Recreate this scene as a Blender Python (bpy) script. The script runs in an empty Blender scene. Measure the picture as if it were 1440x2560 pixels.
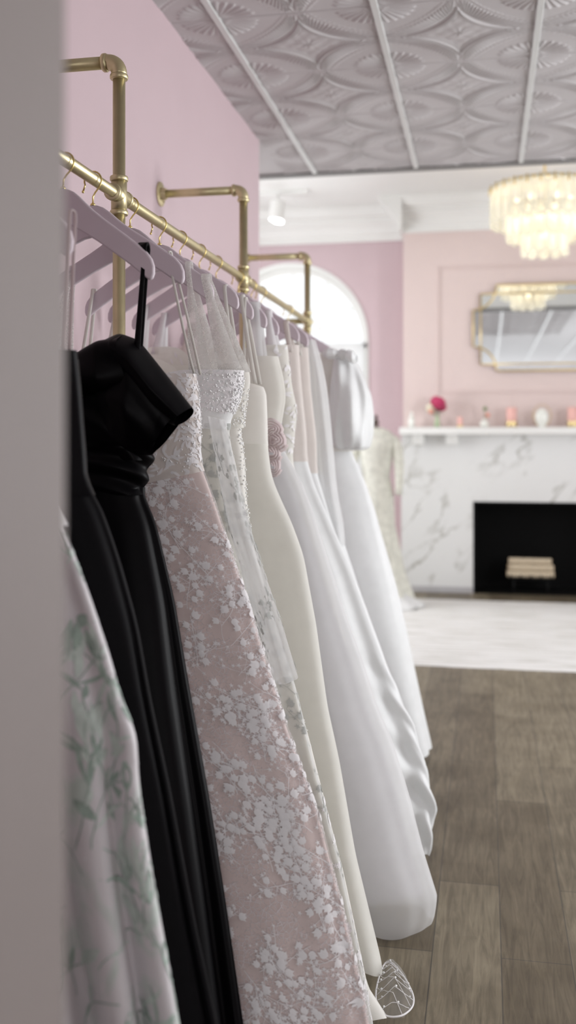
import bpy, math, random
import numpy as np

random.seed(7)
rng = np.random.default_rng(7)
R = math.radians
S = bpy.context.scene
COL = S.collection

# ------------------------------------------------------------------ camera model
F = 2489.0                 # 35 mm on a 36 mm tall frame, in pixels of a 1440x2560 picture
H = 1.42                   # camera height
U0, V0 = 1215.0, 1100.0    # where the depth lines of the room meet
PSI = math.atan2(U0 - 720, F)
CP, SP = math.cos(PSI), math.sin(PSI)


def P(px, py, Y):
    """room point (X, Z) seen at a pixel on the plane at depth Y"""
    u = (px - U0) / F
    X = u * CP * CP * Y / (1 + u * SP * CP)
    D = Y * CP - X * SP
    return X, H + (V0 - py) * D / F


def PD(px, py, D):
    X = (px - U0) / F * D * CP
    return X, (D + X * SP) / CP, H + (V0 - py) * D / F


def PF(px, py, z=0.0):
    return PD(px, py, F * (H - z) / (py - V0))


# ------------------------------------------------------------------ materials
def nodes(m):
    m.use_nodes = True
    nt = m.node_tree
    return nt, nt.nodes, nt.links, nt.nodes['Principled BSDF']


def srgb(r, g, b):
    f = lambda c: (c / 255 / 12.92) if c / 255 <= 0.04045 else ((c / 255 + 0.055) / 1.055) ** 2.4
    return (f(r), f(g), f(b), 1)


def mat(name, col, rough=0.5, metal=0.0, spec=0.5, sheen=0.0, noise=0.0, nscale=8.0, bump=0.0, bscale=200.0,
        stretch=(1, 1, 1), emit=None, estr=0.0, coat=0.0):
    m = bpy.data.materials.new(name)
    nt, N, L, b = nodes(m)
    b.inputs['Base Color'].default_value = col
    b.inputs['Roughness'].default_value = rough
    b.inputs['Metallic'].default_value = metal
    b.inputs['Specular IOR Level'].default_value = spec
    b.inputs['Sheen Weight'].default_value = sheen
    b.inputs['Coat Weight'].default_value = coat
    if emit:
        b.inputs['Emission Color'].default_value = emit
        b.inputs['Emission Strength'].default_value = estr
    tc = N.new('ShaderNodeTexCoord')
    mp = N.new('ShaderNodeMapping')
    mp.inputs['Scale'].default_value = stretch
    L.new(tc.outputs['Object'], mp.inputs['Vector'])
    if noise > 0:
        n = N.new('ShaderNodeTexNoise')
        n.inputs['Scale'].default_value = nscale
        n.inputs['Detail'].default_value = 4
        L.new(mp.outputs[0], n.inputs['Vector'])
        r = N.new('ShaderNodeValToRGB')
        k1, k2 = 1 - noise, 1 + noise
        r.color_ramp.elements[0].position = 0.3
        r.color_ramp.elements[1].position = 0.7
        r.color_ramp.elements[0].color = tuple(c * k1 for c in col[:3]) + (1,)
        r.color_ramp.elements[1].color = tuple(min(1, c * k2) for c in col[:3]) + (1,)
        L.new(n.outputs['Fac'], r.inputs[0])
        L.new(r.outputs[0], b.inputs['Base Color'])
    if bump > 0:
        n2 = N.new('ShaderNodeTexNoise')
        n2.inputs['Scale'].default_value = bscale
        n2.inputs['Detail'].default_value = 3
        L.new(mp.outputs[0], n2.inputs['Vector'])
        bp = N.new('ShaderNodeBump')
        bp.inputs['Strength'].default_value = bump
        bp.inputs['Distance'].default_value = 0.002
        L.new(n2.outputs['Fac'], bp.inputs['Height'])
        L.new(bp.outputs[0], b.inputs['Normal'])
    return m


def fabric(name, col, rough=0.7, transl=0.25, alpha=1.0, sheen=0.3, spec=0.25, noise=0.03, nscale=20, bump=0.1, bscale=400,
           stretch=(1, 1, 1)):
    m = mat(name, col, rough, 0, spec, sheen, noise, nscale, bump, bscale, stretch)
    nt, N, L, b = nodes(m)
    out = N['Material Output']
    cur = b.outputs[0]
    if transl > 0:
        t = N.new('ShaderNodeBsdfTranslucent')
        t.inputs['Color'].default_value = col
        mx = N.new('ShaderNodeMixShader')
        mx.inputs[0].default_value = transl
        L.new(cur, mx.inputs[1]); L.new(t.outputs[0], mx.inputs[2])
        cur = mx.outputs[0]
    if alpha < 1:
        t = N.new('ShaderNodeBsdfTransparent')
        mx = N.new('ShaderNodeMixShader')
        mx.inputs[0].default_value = alpha
        L.new(t.outputs[0], mx.inputs[1]); L.new(cur, mx.inputs[2])
        cur = mx.outputs[0]
    L.new(cur, out.inputs[0])
    return m


M = {}
M['pink'] = mat('pink_paint', (0.585, 0.457, 0.485, 1), 0.6, noise=0.015, nscale=3, bump=0.05, bscale=300)
M['breast'] = mat('warm_lit_pink_paint', (0.70, 0.58, 0.555, 1), 0.55, noise=0.01, nscale=3)  # wall pink turned peach: chandelier warmth put into the colour
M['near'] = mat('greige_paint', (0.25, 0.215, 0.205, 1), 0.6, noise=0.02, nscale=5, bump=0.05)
M['white'] = mat('white_paint', (0.80, 0.80, 0.78, 1), 0.45, noise=0.01, nscale=4)
M['tin'] = mat('tin_ceiling_paint', (0.54, 0.518, 0.525, 1), 0.5, noise=0.02, nscale=2, spec=0.3)
M['tbar'] = mat('tee_bar_paint', (0.66, 0.67, 0.66, 1), 0.35)
M['edge'] = mat('edge_grey', (0.22, 0.215, 0.21, 1), 0.5)  # even dark grey for the strip along the ceiling's far edge
M['brass'] = mat('brushed_gold_pipe', (0.62, 0.545, 0.33, 1), 0.38, metal=0.85, noise=0.05, nscale=30, bump=0.05, bscale=120)
M['hook'] = mat('bright_brass_wire', (0.78, 0.62, 0.26, 1), 0.25, metal=1.0, noise=0.02)
M['gold'] = mat('gold_leaf', (0.66, 0.52, 0.27, 1), 0.35, metal=0.85, noise=0.03)
M['hanger'] = mat('lavender_pink_hanger_paint', (0.64, 0.555, 0.605, 1), 0.42, noise=0.02, nscale=10)
M['black_satin'] = mat('black_satin', (0.002, 0.0016, 0.0024, 1), 0.42, spec=0.09, sheen=0.0, noise=0.1, nscale=30, bump=0.03, bscale=600)
M['black_matte'] = mat('black_crepe', (0.003, 0.0025, 0.0035, 1), 0.6, spec=0.10, sheen=0.0, noise=0.1, nscale=30, bump=0.05, bscale=600)
M['firebox'] = mat('black_firebox', (0.006, 0.006, 0.006, 1), 0.85, spec=0.1)
M['iron'] = mat('black_iron', (0.012, 0.012, 0.012, 1), 0.7, spec=0.2)
M['ivory'] = fabric('ivory_satin', (0.86, 0.84, 0.79, 1), 0.5, 0.2, sheen=0.2)
M['cream'] = fabric('cream_tulle', (0.86, 0.845, 0.79, 1), 0.8, 0.3)
M['white_satin'] = fabric('white_satin', (0.87, 0.88, 0.88, 1), 0.45, 0.2, spec=0.35)
M['lilac'] = fabric('lilac_white_tulle', (0.83, 0.81, 0.84, 1), 0.8, 0.3)
M['rosette'] = fabric('dusty_pink_organza', (0.76, 0.66, 0.66, 1), 0.7, 0.3)
M['sheer'] = fabric('sheer_white_tulle', (0.88, 0.88, 0.88, 1), 0.8, 0.35, alpha=0.42)
M['sheer2'] = fabric('dense_white_tulle', (0.88, 0.88, 0.88, 1), 0.8, 0.35, alpha=0.66)
M['nude'] = fabric('nude_lining', (0.80, 0.74, 0.70, 1), 0.7, 0.25)
M['lining'] = fabric('pale_yellow_lining', (0.85, 0.83, 0.70, 1), 0.6, 0.25)
M['blush'] = fabric('blush_satin_underskirt', (0.74, 0.615, 0.585, 1), 0.5, 0.1, noise=0.05, nscale=6)
M['lace'] = fabric('white_lace_thread', (0.92, 0.90, 0.91, 1), 0.7, 0.15, sheen=0.3)
M['lace_grey'] = fabric('grey_lace_thread', (0.52, 0.53, 0.51, 1), 0.7, 0.25, sheen=0.2)
M['bead'] = mat('clear_bead', (0.95, 0.95, 0.95, 1), 0.12, metal=0.1, spec=1.0)
M['green_lace'] = fabric('ivory_lace', (0.82, 0.82, 0.74, 1), 0.8, 0.25, noise=0.16, nscale=26)
M['rosy'] = mat('deep_pink_petal', (0.55, 0.035, 0.13, 1), 0.6, noise=0.3, nscale=60, sheen=0.2)
M['creamy'] = mat('cream_petal', (0.82, 0.76, 0.60, 1), 0.6, noise=0.08, nscale=40)
M['peach'] = mat('peach_petal', (0.85, 0.42, 0.33, 1), 0.6, noise=0.1, nscale=40)
M['leafg'] = mat('leaf_green', (0.20, 0.27, 0.12, 1), 0.55, noise=0.2, nscale=30)
M['candle'] = mat('pink_wax', (0.86, 0.50, 0.45, 1), 0.5, noise=0.03)
M['ceramic'] = mat('white_ceramic', (0.83, 0.85, 0.80, 1), 0.25, noise=0.02, coat=0.3)
M['bark'] = mat('birch_bark', (0.62, 0.52, 0.38, 1), 0.8, noise=0.35, nscale=14, stretch=(3, 12, 12))
M['logend'] = mat('birch_cut_end', (0.66, 0.48, 0.30, 1), 0.8, noise=0.1, nscale=30)
M['darkwood'] = mat('dark_turned_wood', (0.05, 0.028, 0.018, 1), 0.4, noise=0.2)
M['bulb'] = mat('warm_bulb', (1, 0.9, 0.75, 1), 0.5, emit=(1, 0.86, 0.62, 1), estr=3)
M['spot'] = mat('lit_spot_lens', (1, 1, 1, 1), 0.5, emit=(1, 0.97, 0.92, 1), estr=18)
M['mirror'] = mat('mirror_silver', (0.80, 0.82, 0.83, 1), 0.02, metal=1.0)
M['green_glass'] = mat('green_glass_vase', (0.45, 0.55, 0.36, 1), 0.12, noise=0.05)
M['shade'] = fabric('white_window_shade', (0.86, 0.86, 0.86, 1), 0.8, 0.5)


def lace_net(name, col, base, thread, scale=105, patch=17):
    """sheer net with fine white threads in patches"""
    m = fabric(name, col, .7, .3, alpha=.5)
    nt, N, L, b = nodes(m)
    tc = N.new('ShaderNodeTexCoord')
    v1 = N.new('ShaderNodeTexVoronoi'); v1.feature = 'DISTANCE_TO_EDGE'; v1.inputs['Scale'].default_value = scale
    v2 = N.new('ShaderNodeTexNoise'); v2.inputs['Scale'].default_value = patch; v2.inputs['Detail'].default_value = 4
    L.new(tc.outputs['Object'], v1.inputs['Vector']); L.new(tc.outputs['Object'], v2.inputs['Vector'])
    e1 = N.new('ShaderNodeMapRange'); e1.inputs[1].default_value = .02; e1.inputs[2].default_value = .09
    e1.inputs[3].default_value = thread; e1.inputs[4].default_value = 0
    L.new(v1.outputs['Distance'], e1.inputs[0])
    e2 = N.new('ShaderNodeMapRange'); e2.inputs[1].default_value = .43; e2.inputs[2].default_value = .52
    L.new(v2.outputs['Fac'], e2.inputs[0])
    e3 = N.new('ShaderNodeMath'); e3.operation = 'MULTIPLY_ADD'; e3.inputs[2].default_value = base
    L.new(e1.outputs[0], e3.inputs[0]); L.new(e2.outputs[0], e3.inputs[1])
    mx = [n for n in N if n.type == 'MIX_SHADER' and n.inputs[1].is_linked and n.inputs[1].links[0].from_node.type == 'BSDF_TRANSPARENT'][0]
    L.new(e3.outputs[0], mx.inputs[0])
    return m


def mk_glass():
    m = bpy.data.materials.new('window_glass')
    nt, N, L, b = nodes(m)
    g = N.new('ShaderNodeBsdfGlossy'); g.inputs['Roughness'].default_value = 0.02
    t = N.new('ShaderNodeBsdfTransparent')
    mx = N.new('ShaderNodeMixShader'); mx.inputs[0].default_value = 0.06
    L.new(t.outputs[0], mx.inputs[1]); L.new(g.outputs[0], mx.inputs[2])
    L.new(mx.outputs[0], N['Material Output'].inputs[0])
    return m


def mk_drop():
    m = bpy.data.materials.new('frosted_glass_drop')
    nt, N, L, b = nodes(m)
    b.inputs['Base Color'].default_value = (0.93, 0.93, 0.88, 1)
    b.inputs['Roughness'].default_value = 0.15
    t = N.new('ShaderNodeBsdfTranslucent'); t.inputs['Color'].default_value = (0.98, 0.96, 0.86, 1)
    mx = N.new('ShaderNodeMixShader'); mx.inputs[0].default_value = 0.5
    tr = N.new('ShaderNodeBsdfTransparent')
    mx2 = N.new('ShaderNodeMixShader'); mx2.inputs[0].default_value = 0.72
    L.new(b.outputs[0], mx.inputs[1]); L.new(t.outputs[0], mx.inputs[2])
    L.new(tr.outputs[0], mx2.inputs[1]); L.new(mx.outputs[0], mx2.inputs[2])
    L.new(mx2.outputs[0], N['Material Output'].inputs[0])
    return m


def mk_marble():
    m = bpy.data.materials.new('veined_marble')
    nt, N, L, b = nodes(m)
    tc = N.new('ShaderNodeTexCoord')
    mr = N.new('ShaderNodeMapping'); mr.inputs['Rotation'].default_value = (0, R(42), 0)
    mp = N.new('ShaderNodeMapping'); mp.inputs['Scale'].default_value = (0.8, 1, 2.0)
    L.new(tc.outputs['Object'], mr.inputs[0]); L.new(mr.outputs[0], mp.inputs[0])
    n1 = N.new('ShaderNodeTexNoise'); n1.inputs['Scale'].default_value = 1.6; n1.inputs['Detail'].default_value = 7
    n1.inputs['Roughness'].default_value = 0.6; n1.inputs['Distortion'].default_value = 0.5
    L.new(mp.outputs[0], n1.inputs['Vector'])
    r1 = N.new('ShaderNodeValToRGB')
    e = r1.color_ramp.elements
    e[0].position = 0.455; e[0].color = (0, 0, 0, 1)
    e[1].position = 0.50; e[1].color = (1, 1, 1, 1)
    x = e.new(0.53); x.color = (0, 0, 0, 1)
    L.new(n1.outputs['Fac'], r1.inputs[0])
    n2 = N.new('ShaderNodeTexNoise'); n2.inputs['Scale'].default_value = 2.3; n2.inputs['Detail'].default_value = 3
    L.new(mp.outputs[0], n2.inputs['Vector'])
    r2 = N.new('ShaderNodeValToRGB')
    r2.color_ramp.elements[0].position = 0.45; r2.color_ramp.elements[1].position = 0.65
    L.new(n2.outputs['Fac'], r2.inputs[0])
    mu = N.new('ShaderNodeMath'); mu.operation = 'MULTIPLY'
    L.new(r1.outputs[0], mu.inputs[0]); L.new(r2.outputs[0], mu.inputs[1])
    mx = N.new('ShaderNodeMix'); mx.data_type = 'RGBA'
    mx.inputs[6].default_value = (0.70, 0.70, 0.69, 1); mx.inputs[7].default_value = (0.30, 0.29, 0.25, 1)
    L.new(mu.outputs[0], mx.inputs[0])
    L.new(mx.outputs[2], b.inputs['Base Color'])
    b.inputs['Roughness'].default_value = 0.22
    return m


def mk_floor():
    m = bpy.data.materials.new('grey_oak_planks')
    nt, N, L, b = nodes(m)
    tc = N.new('ShaderNodeTexCoord')
    mp = N.new('ShaderNodeMapping'); mp.inputs['Rotation'].default_value = (0, 0, R(90))
    mp.inputs['Location'].default_value = (0.35, 0.146, 0)
    L.new(tc.outputs['Object'], mp.inputs[0])
    br = N.new('ShaderNodeTexBrick')
    br.inputs['Color1'].default_value = (0.265, 0.226, 0.158, 1)
    br.inputs['Color2'].default_value = (0.160, 0.130, 0.087, 1)
    br.inputs['Mortar'].default_value = (0.10, 0.088, 0.07, 1)
    br.inputs['Scale'].default_value = 1
    br.inputs['Brick Width'].default_value = 1.22
    br.inputs['Row Height'].default_value = 0.187
    br.inputs['Mortar Size'].default_value = 0.0022
    br.inputs['Mortar Smooth'].default_value = 0.4
    br.offset = 0.37; br.offset_frequency = 2
    L.new(mp.outputs[0], br.inputs['Vector'])
    m2 = N.new('ShaderNodeMapping'); m2.inputs['Scale'].default_value = (14, 1.1, 1)
    L.new(tc.outputs['Object'], m2.inputs[0])
    n = N.new('ShaderNodeTexNoise'); n.inputs['Scale'].default_value = 3.2; n.inputs['Detail'].default_value = 8
    n.inputs['Roughness'].default_value = 0.65; n.inputs['Distortion'].default_value = 1.2
    L.new(m2.outputs[0], n.inputs['Vector'])
    r = N.new('ShaderNodeValToRGB')
    r.color_ramp.elements[0].position = 0.25; r.color_ramp.elements[0].color = (0.42, 0.40, 0.38, 1)
    r.color_ramp.elements[1].position = 0.75; r.color_ramp.elements[1].color = (1.22, 1.22, 1.22, 1)
    L.new(n.outputs['Fac'], r.inputs[0])
    n3 = N.new('ShaderNodeTexNoise'); n3.inputs['Scale'].default_value = 4.5; n3.inputs['Detail'].default_value = 3
    L.new(tc.outputs['Object'], n3.inputs['Vector'])
    r3 = N.new('ShaderNodeValToRGB')
    r3.color_ramp.elements[0].position = 0.3; r3.color_ramp.elements[0].color = (0.75, 0.73, 0.70, 1)
    r3.color_ramp.elements[1].position = 0.6; r3.color_ramp.elements[1].color = (1.05, 1.05, 1.06, 1)
    L.new(n3.outputs['Fac'], r3.inputs[0])
    mm = N.new('ShaderNodeMix'); mm.data_type = 'RGBA'; mm.blend_type = 'MULTIPLY'; mm.inputs[0].default_value = 1
    L.new(br.outputs['Color'], mm.inputs[6]); L.new(r.outputs[0], mm.inputs[7])
    m4 = N.new('ShaderNodeMix'); m4.data_type = 'RGBA'; m4.blend_type = 'MULTIPLY'; m4.inputs[0].default_value = 1
    L.new(mm.outputs[2], m4.inputs[6]); L.new(r3.outputs[0], m4.inputs[7])
    L.new(m4.outputs[2], b.inputs['Base Color'])
    b.inputs['Roughness'].default_value = 0.45
    b.inputs['Specular IOR Level'].default_value = 0.35
    bp = N.new('ShaderNodeBump'); bp.inputs['Strength'].default_value = 0.15; bp.inputs['Distance'].default_value = 0.003
    L.new(n.outputs['Fac'], bp.inputs['Height']); L.new(bp.outputs[0], b.inputs['Normal'])
    return m


def mk_rug():
    m = bpy.data.materials.new('white_striped_rug')
    nt, N, L, b = nodes(m)
    tc = N.new('ShaderNodeTexCoord')
    mp = N.new('ShaderNodeMapping'); mp.inputs['Scale'].default_value = (1.2, 16, 1)
    L.new(tc.outputs['Object'], mp.inputs[0])
    n = N.new('ShaderNodeTexNoise'); n.inputs['Scale'].default_value = 2.0; n.inputs['Detail'].default_value = 5
    L.new(mp.outputs[0], n.inputs['Vector'])
    r = N.new('ShaderNodeValToRGB')
    r.color_ramp.elements[0].position = 0.36; r.color_ramp.elements[0].color = (0.62, 0.61, 0.57, 1)
    r.color_ramp.elements[1].position = 0.52; r.color_ramp.elements[1].color = (0.82, 0.815, 0.80, 1)
    L.new(n.outputs['Fac'], r.inputs[0])
    L.new(r.outputs[0], b.inputs['Base Color'])
    b.inputs['Roughness'].default_value = 0.9
    n2 = N.new('ShaderNodeTexNoise'); n2.inputs['Scale'].default_value = 90
    L.new(tc.outputs['Object'], n2.inputs['Vector'])
    bp = N.new('ShaderNodeBump'); bp.inputs['Strength'].default_value = 0.6; bp.inputs['Distance'].default_value = 0.01
    L.new(n2.outputs['Fac'], bp.inputs['Height']); L.new(bp.outputs[0], b.inputs['Normal'])
    return m


def mk_brocade():
    m = bpy.data.materials.new('mint_brocade')
    nt, N, L, b = nodes(m)
    tc = N.new('ShaderNodeTexCoord')
    mp = N.new('ShaderNodeMapping'); mp.inputs['Scale'].default_value = (1, 1, 0.55)
    mp.inputs['Rotation'].default_value = (0, R(18), 0)
    L.new(tc.outputs['Object'], mp.inputs[0])
    n = N.new('ShaderNodeTexNoise'); n.inputs['Scale'].default_value = 9; n.inputs['Detail'].default_value = 5
    n.inputs['Distortion'].default_value = 1.6
    L.new(mp.outputs[0], n.inputs['Vector'])
    r = N.new('ShaderNodeValToRGB')
    e = r.color_ramp.elements
    e[0].position = 0.54; e[0].color = (0, 0, 0, 1)
    e[1].position = 0.66; e[1].color = (1, 1, 1, 1)
    L.new(n.outputs['Fac'], r.inputs[0])
    mx = N.new('ShaderNodeMix'); mx.data_type = 'RGBA'
    mx.inputs[6].default_value = (0.72, 0.69, 0.71, 1); mx.inputs[7].default_value = (0.56, 0.64, 0.59, 1)
    L.new(r.outputs[0], mx.inputs[0]); L.new(mx.outputs[2], b.inputs['Base Color'])
    b.inputs['Roughness'].default_value = 0.42
    b.inputs['Sheen Weight'].default_value = 0.2
    bp = N.new('ShaderNodeBump'); bp.inputs['Strength'].default_value = 0.25; bp.inputs['Distance'].default_value = 0.003
    L.new(r.outputs[0], bp.inputs['Height']); L.new(bp.outputs[0], b.inputs['Normal'])
    return m


M['organza'] = lace_net('blush_lace_net', (0.86, 0.81, 0.82, 1), .16, .8, 95)
M['lace_net'] = lace_net('white_lace_net', (0.87, 0.85, 0.82, 1), .50, .5, 130, 30)
M['glass'] = mk_glass()
M['drop'] = mk_drop()
M['marble'] = mk_marble()
M['floor'] = mk_floor()
M['rug'] = mk_rug()
M['brocade'] = mk_brocade()
M['mint'] = fabric('mint_embroidery', (0.37, 0.47, 0.41, 1), 0.55, 0.0, sheen=0.3, noise=0.25, nscale=40)
M['mint_pale'] = fabric('pale_mint_embroidery', (0.60, 0.68, 0.63, 1), 0.5, 0.0, sheen=0.3, noise=0.15, nscale=40)


# ------------------------------------------------------------------ object helpers
def tag(o, label, cat, group=None, kind=None):
    o['label'] = label
    o['category'] = cat
    if group: o['group'] = group
    if kind: o['kind'] = kind
    return o


def empty(name, loc, label=None, cat=None, group=None):
    o = bpy.data.objects.new(name, None)
    o.empty_display_size = 0.05
    COL.objects.link(o)
    o.location = loc
    if label: tag(o, label, cat, group)
    return o


def world_loc(o):
    v = np.array(o.location)
    while o.parent is not None:
        o = o.parent
        v = v + np.array(o.location)
    return v


def mesh_obj(name, verts, faces, m, parent=None, smooth=True, bevel=0.0, loc=None):
    verts = np.asarray(verts, dtype=float)
    off = world_loc(parent) if parent is not None else (np.array(loc) if loc is not None else np.zeros(3))
    me = bpy.data.meshes.new(name)
    me.from_pydata((verts - off).tolist(), [], [list(map(int, f)) for f in faces])
    me.update()
    if smooth:
        me.polygons.foreach_set('use_smooth', [True] * len(me.polygons))
    o = bpy.data.objects.new(name, me)
    COL.objects.link(o)
    if parent is not None:
        o.parent = parent
    elif loc is not None:
        o.location = loc
    me.materials.append(m)
    if bevel > 0:
        md = o.modifiers.new('bevel', 'BEVEL'); md.width = bevel; md.segments = 2; md.limit_method = 'ANGLE'
    return o


class MB:
    def __init__(s):
        s.v = []; s.f = []

    def add(s, v, f):
        n = len(s.v)
        s.v.extend([tuple(map(float, p)) for p in v])
        s.f.extend([[i + n for i in q] for q in f])
        return s

    def box(s, x0, x1, y0, y1, z0, z1):
        v = [(x, y, z) for x in (x0, x1) for y in (y0, y1) for z in (z0, z1)]
        f = [(0, 1, 3, 2), (4, 6, 7, 5), (0, 4, 5, 1), (2, 3, 7, 6), (0, 2, 6, 4), (1, 5, 7, 3)]
        return s.add(v, f)

    def tube(s, path, r, n=12, caps=True, closed=False):
        path = [np.array(p, float) for p in path]
        k = len(path)
        rs = [r] * k if np.isscalar(r) else list(r)
        tan = []
        for i in range(k):
            a = path[(i - 1) % k] if (closed or i > 0) else path[i]
            b = path[(i + 1) % k] if (closed or i < k - 1) else path[i]
            t = b - a
            tan.append(t / (np.linalg.norm(t) + 1e-12))
        ref = np.array((0, 0, 1.0)) if abs(tan[0][2]) < 0.9 else np.array((1.0, 0, 0))
        nrm = np.cross(tan[0], ref); nrm /= np.linalg.norm(nrm)
        v = []
        for i in range(k):
            nrm = nrm - tan[i] * np.dot(nrm, tan[i]); nrm /= np.linalg.norm(nrm) + 1e-12
            bi = np.cross(tan[i], nrm)
            for j in range(n):
                a = 2 * math.pi * j / n
                v.append(path[i] + rs[i] * (math.cos(a) * nrm + math.sin(a) * bi))
        f = []
        for i in range(k if closed else k - 1):
            i2 = (i + 1) % k
            for j in range(n):
                j2 = (j + 1) % n
                f.append((i * n + j, i * n + j2, i2 * n + j2, i2 * n + j))
        if caps and not closed:
            f.append(tuple(range(n - 1, -1, -1)))
            f.append(tuple((k - 1) * n + j for j in range(n)))
        return s.add(v, f)

    def lathe(s, prof, c=(0, 0, 0), n=24, axis='z', sy=1.0):
        v = []; f = []
        for (r, h) in prof:
            for j in range(n):
                a = 2 * math.pi * j / n
                p = (r * math.cos(a), r * math.sin(a) * sy, h)
                if axis == 'x': p = (h, p[0], p[1])
                if axis == 'y': p = (p[0], h, p[1])
                v.append((c[0] + p[0], c[1] + p[1], c[2] + p[2]))
        k = len(prof)
        for i in range(k - 1):
            for j in range(n):
                j2 = (j + 1) % n
                f.append((i * n + j, i * n + j2, (i + 1) * n + j2, (i + 1) * n + j))
        f.append(tuple(range(n - 1, -1, -1)))
        f.append(tuple((k - 1) * n + j for j in range(n)))
        return s.add(v, f)

    def sphere(s, c, r, n=10, m=6, sz=1.0):
        prof = [(max(1e-4, r * math.sin(math.pi * i / m)), -r * sz * math.cos(math.pi * i / m)) for i in range(m + 1)]
        return s.lathe(prof, c, n)

    def prism(s, outline, y0, y1):
        """outline in XZ, extruded along Y"""
        n = len(outline)
        v = [(x, y0, z) for x, z in outline] + [(x, y1, z) for x, z in outline]
        f = [tuple(range(n)), tuple(range(2 * n - 1, n - 1, -1))]
        for i in range(n):
            j = (i + 1) % n
            f.append((i, i + n, j + n, j))
        return s.add(v, f)

    def prism_x(s, outline, x0, x1):
        """outline in YZ, extruded along X"""
        n = len(outline)
        v = [(x0, y, z) for y, z in outline] + [(x1, y, z) for y, z in outline]
        f = [tuple(range(n)), tuple(range(2 * n - 1, n - 1, -1))]
        for i in range(n):
            j = (i + 1) % n
            f.append((i, i + n, j + n, j))
        return s.add(v, f)

    def build(s, name, m, parent=None, smooth=True, bevel=0.0, loc=None, auto=None):
        o = mesh_obj(name, s.v, s.f, m, parent, smooth, bevel, loc)
        if auto is not None:
            me = o.data
            try:
                me.set_sharp_from_angle(angle=R(auto))
            except Exception:
                pass
        return o


def structure(o):
    o['kind'] = 'structure'
    return o


def grid_mesh(name, V, m, parent=None, close_u=False, loc=None):
    """V: (nt, nu, 3) array of positions -> quad mesh"""
    nt, nu, _ = V.shape
    off = world_loc(parent) if parent is not None else (np.array(loc) if loc is not None else np.zeros(3))
    vv = (V.reshape(-1, 3) - off).astype(np.float32)
    iu = np.arange(nu if close_u else nu - 1)
    it = np.arange(nt - 1)
    a = (it[:, None] * nu + iu[None, :]).ravel()
    b = (it[:, None] * nu + ((iu + 1) % nu)[None, :]).ravel()
    fc = np.stack([a, b, b + nu, a + nu], 1).astype(np.int32)
    me = bpy.data.meshes.new(name)
    me.vertices.add(len(vv)); me.vertices.foreach_set('co', vv.ravel())
    me.loops.add(fc.size); me.loops.foreach_set('vertex_index', fc.ravel())
    me.polygons.add(len(fc))
    me.polygons.foreach_set('loop_start', np.arange(0, fc.size, 4, dtype=np.int32))
    me.polygons.foreach_set('use_smooth', np.ones(len(fc), dtype=bool))
    me.update(calc_edges=True)
    me.validate()
    o = bpy.data.objects.new(name, me)
    COL.objects.link(o)
    if parent is not None: o.parent = parent
    elif loc is not None: o.location = loc
    me.materials.append(m)
    return o


# ------------------------------------------------------------------ room measures
WX = -1.21                              # face of the left wall
WALL_END = P(648, 800, 5.28)[0] and (WX * F / ((648 - U0)) * 1 / CP + WX * SP) / CP
CZ = H + 1.63                           # tin ceiling
CEIL_Y = 5.97                           # its far edge
YF = PF(1180, 1483)[1]                  # face of the fireplace
YB = YF + 0.06                          # face of the chimney breast
YW = YF + 0.40                          # window wall
XBL = P(1008, 800, YB)[0]               # chimney breast, left edge
XFC = P(1362, 1100, YF)[0]              # fireplace centre
XBR = 2 * XFC - XBL
UZ = P(1200, 478, YB - 0.2)[1]          # upper ceiling
CROWN = P(1100, 580, YB)[1]             # underside of the crown moulding
XL, XR, YN = -3.2, 3.6, -5.0

structure(MB().box(XL, XR, YN, YW + 0.4, -0.1, 0).build('floor', M['floor'], smooth=False))
structure(MB().box(XL, WX, 0.76, WALL_END, 0, CZ).build('wall_left', M['pink'], smooth=False))
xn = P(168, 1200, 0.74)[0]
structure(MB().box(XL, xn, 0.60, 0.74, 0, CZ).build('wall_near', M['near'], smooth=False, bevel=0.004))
structure(MB().box(XL - .1, -2.0, YN - 0.1, YN, 0, UZ).box(3.0, XR, YN - .1, YN, 0, UZ).box(-2, 3, YN - .1, YN, 0, .4).box(-2, 3, YN - .1, YN, 2.55, UZ).build('wall_back', M['pink'], smooth=False))
w = MB()
for x in (-2, -.36, 1.3, 2.94): w.box(x, x + .06, YN - .08, YN - .02, .4, 2.55)
w.box(-2, 3, YN - .08, YN - .02, .4, .46).box(-2, 3, YN - .08, YN - .02, 2.49, 2.55)
structure(w.build('window_6', M['white'], smooth=False))  # unseen storefront window, added to brighten the gown fronts and rear ceiling
structure(MB().box(XL - 0.1, XL, YN, 0.6, 0, UZ).box(XL - 0.1, XL, WALL_END, 6.6, 0, UZ).box(XL - 0.1, XL, 8.6, YW + 0.4, 0, UZ).box(XL - 0.1, XL, 6.6, 8.6, 0, .5).box(XL - 0.1, XL, 6.6, 8.6, 3.0, UZ).build('wall_alcove', M['pink'], smooth=False))
w = MB()
w.box(XL - .08, XL - .02, 6.6, 6.66, .5, 3.0).box(XL - .08, XL - .02, 8.54, 8.6, .5, 3.0).box(XL - .08, XL - .02, 6.6, 8.6, .5, .56).box(XL - .08, XL - .02, 6.6, 8.6, 2.94, 3.0).box(XL - .08, XL - .02, 7.58, 7.62, .5, 3.0)
structure(w.build('window_5', M['white'], smooth=False))  # unseen alcove window, added to light the window wall and gowns
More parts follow.
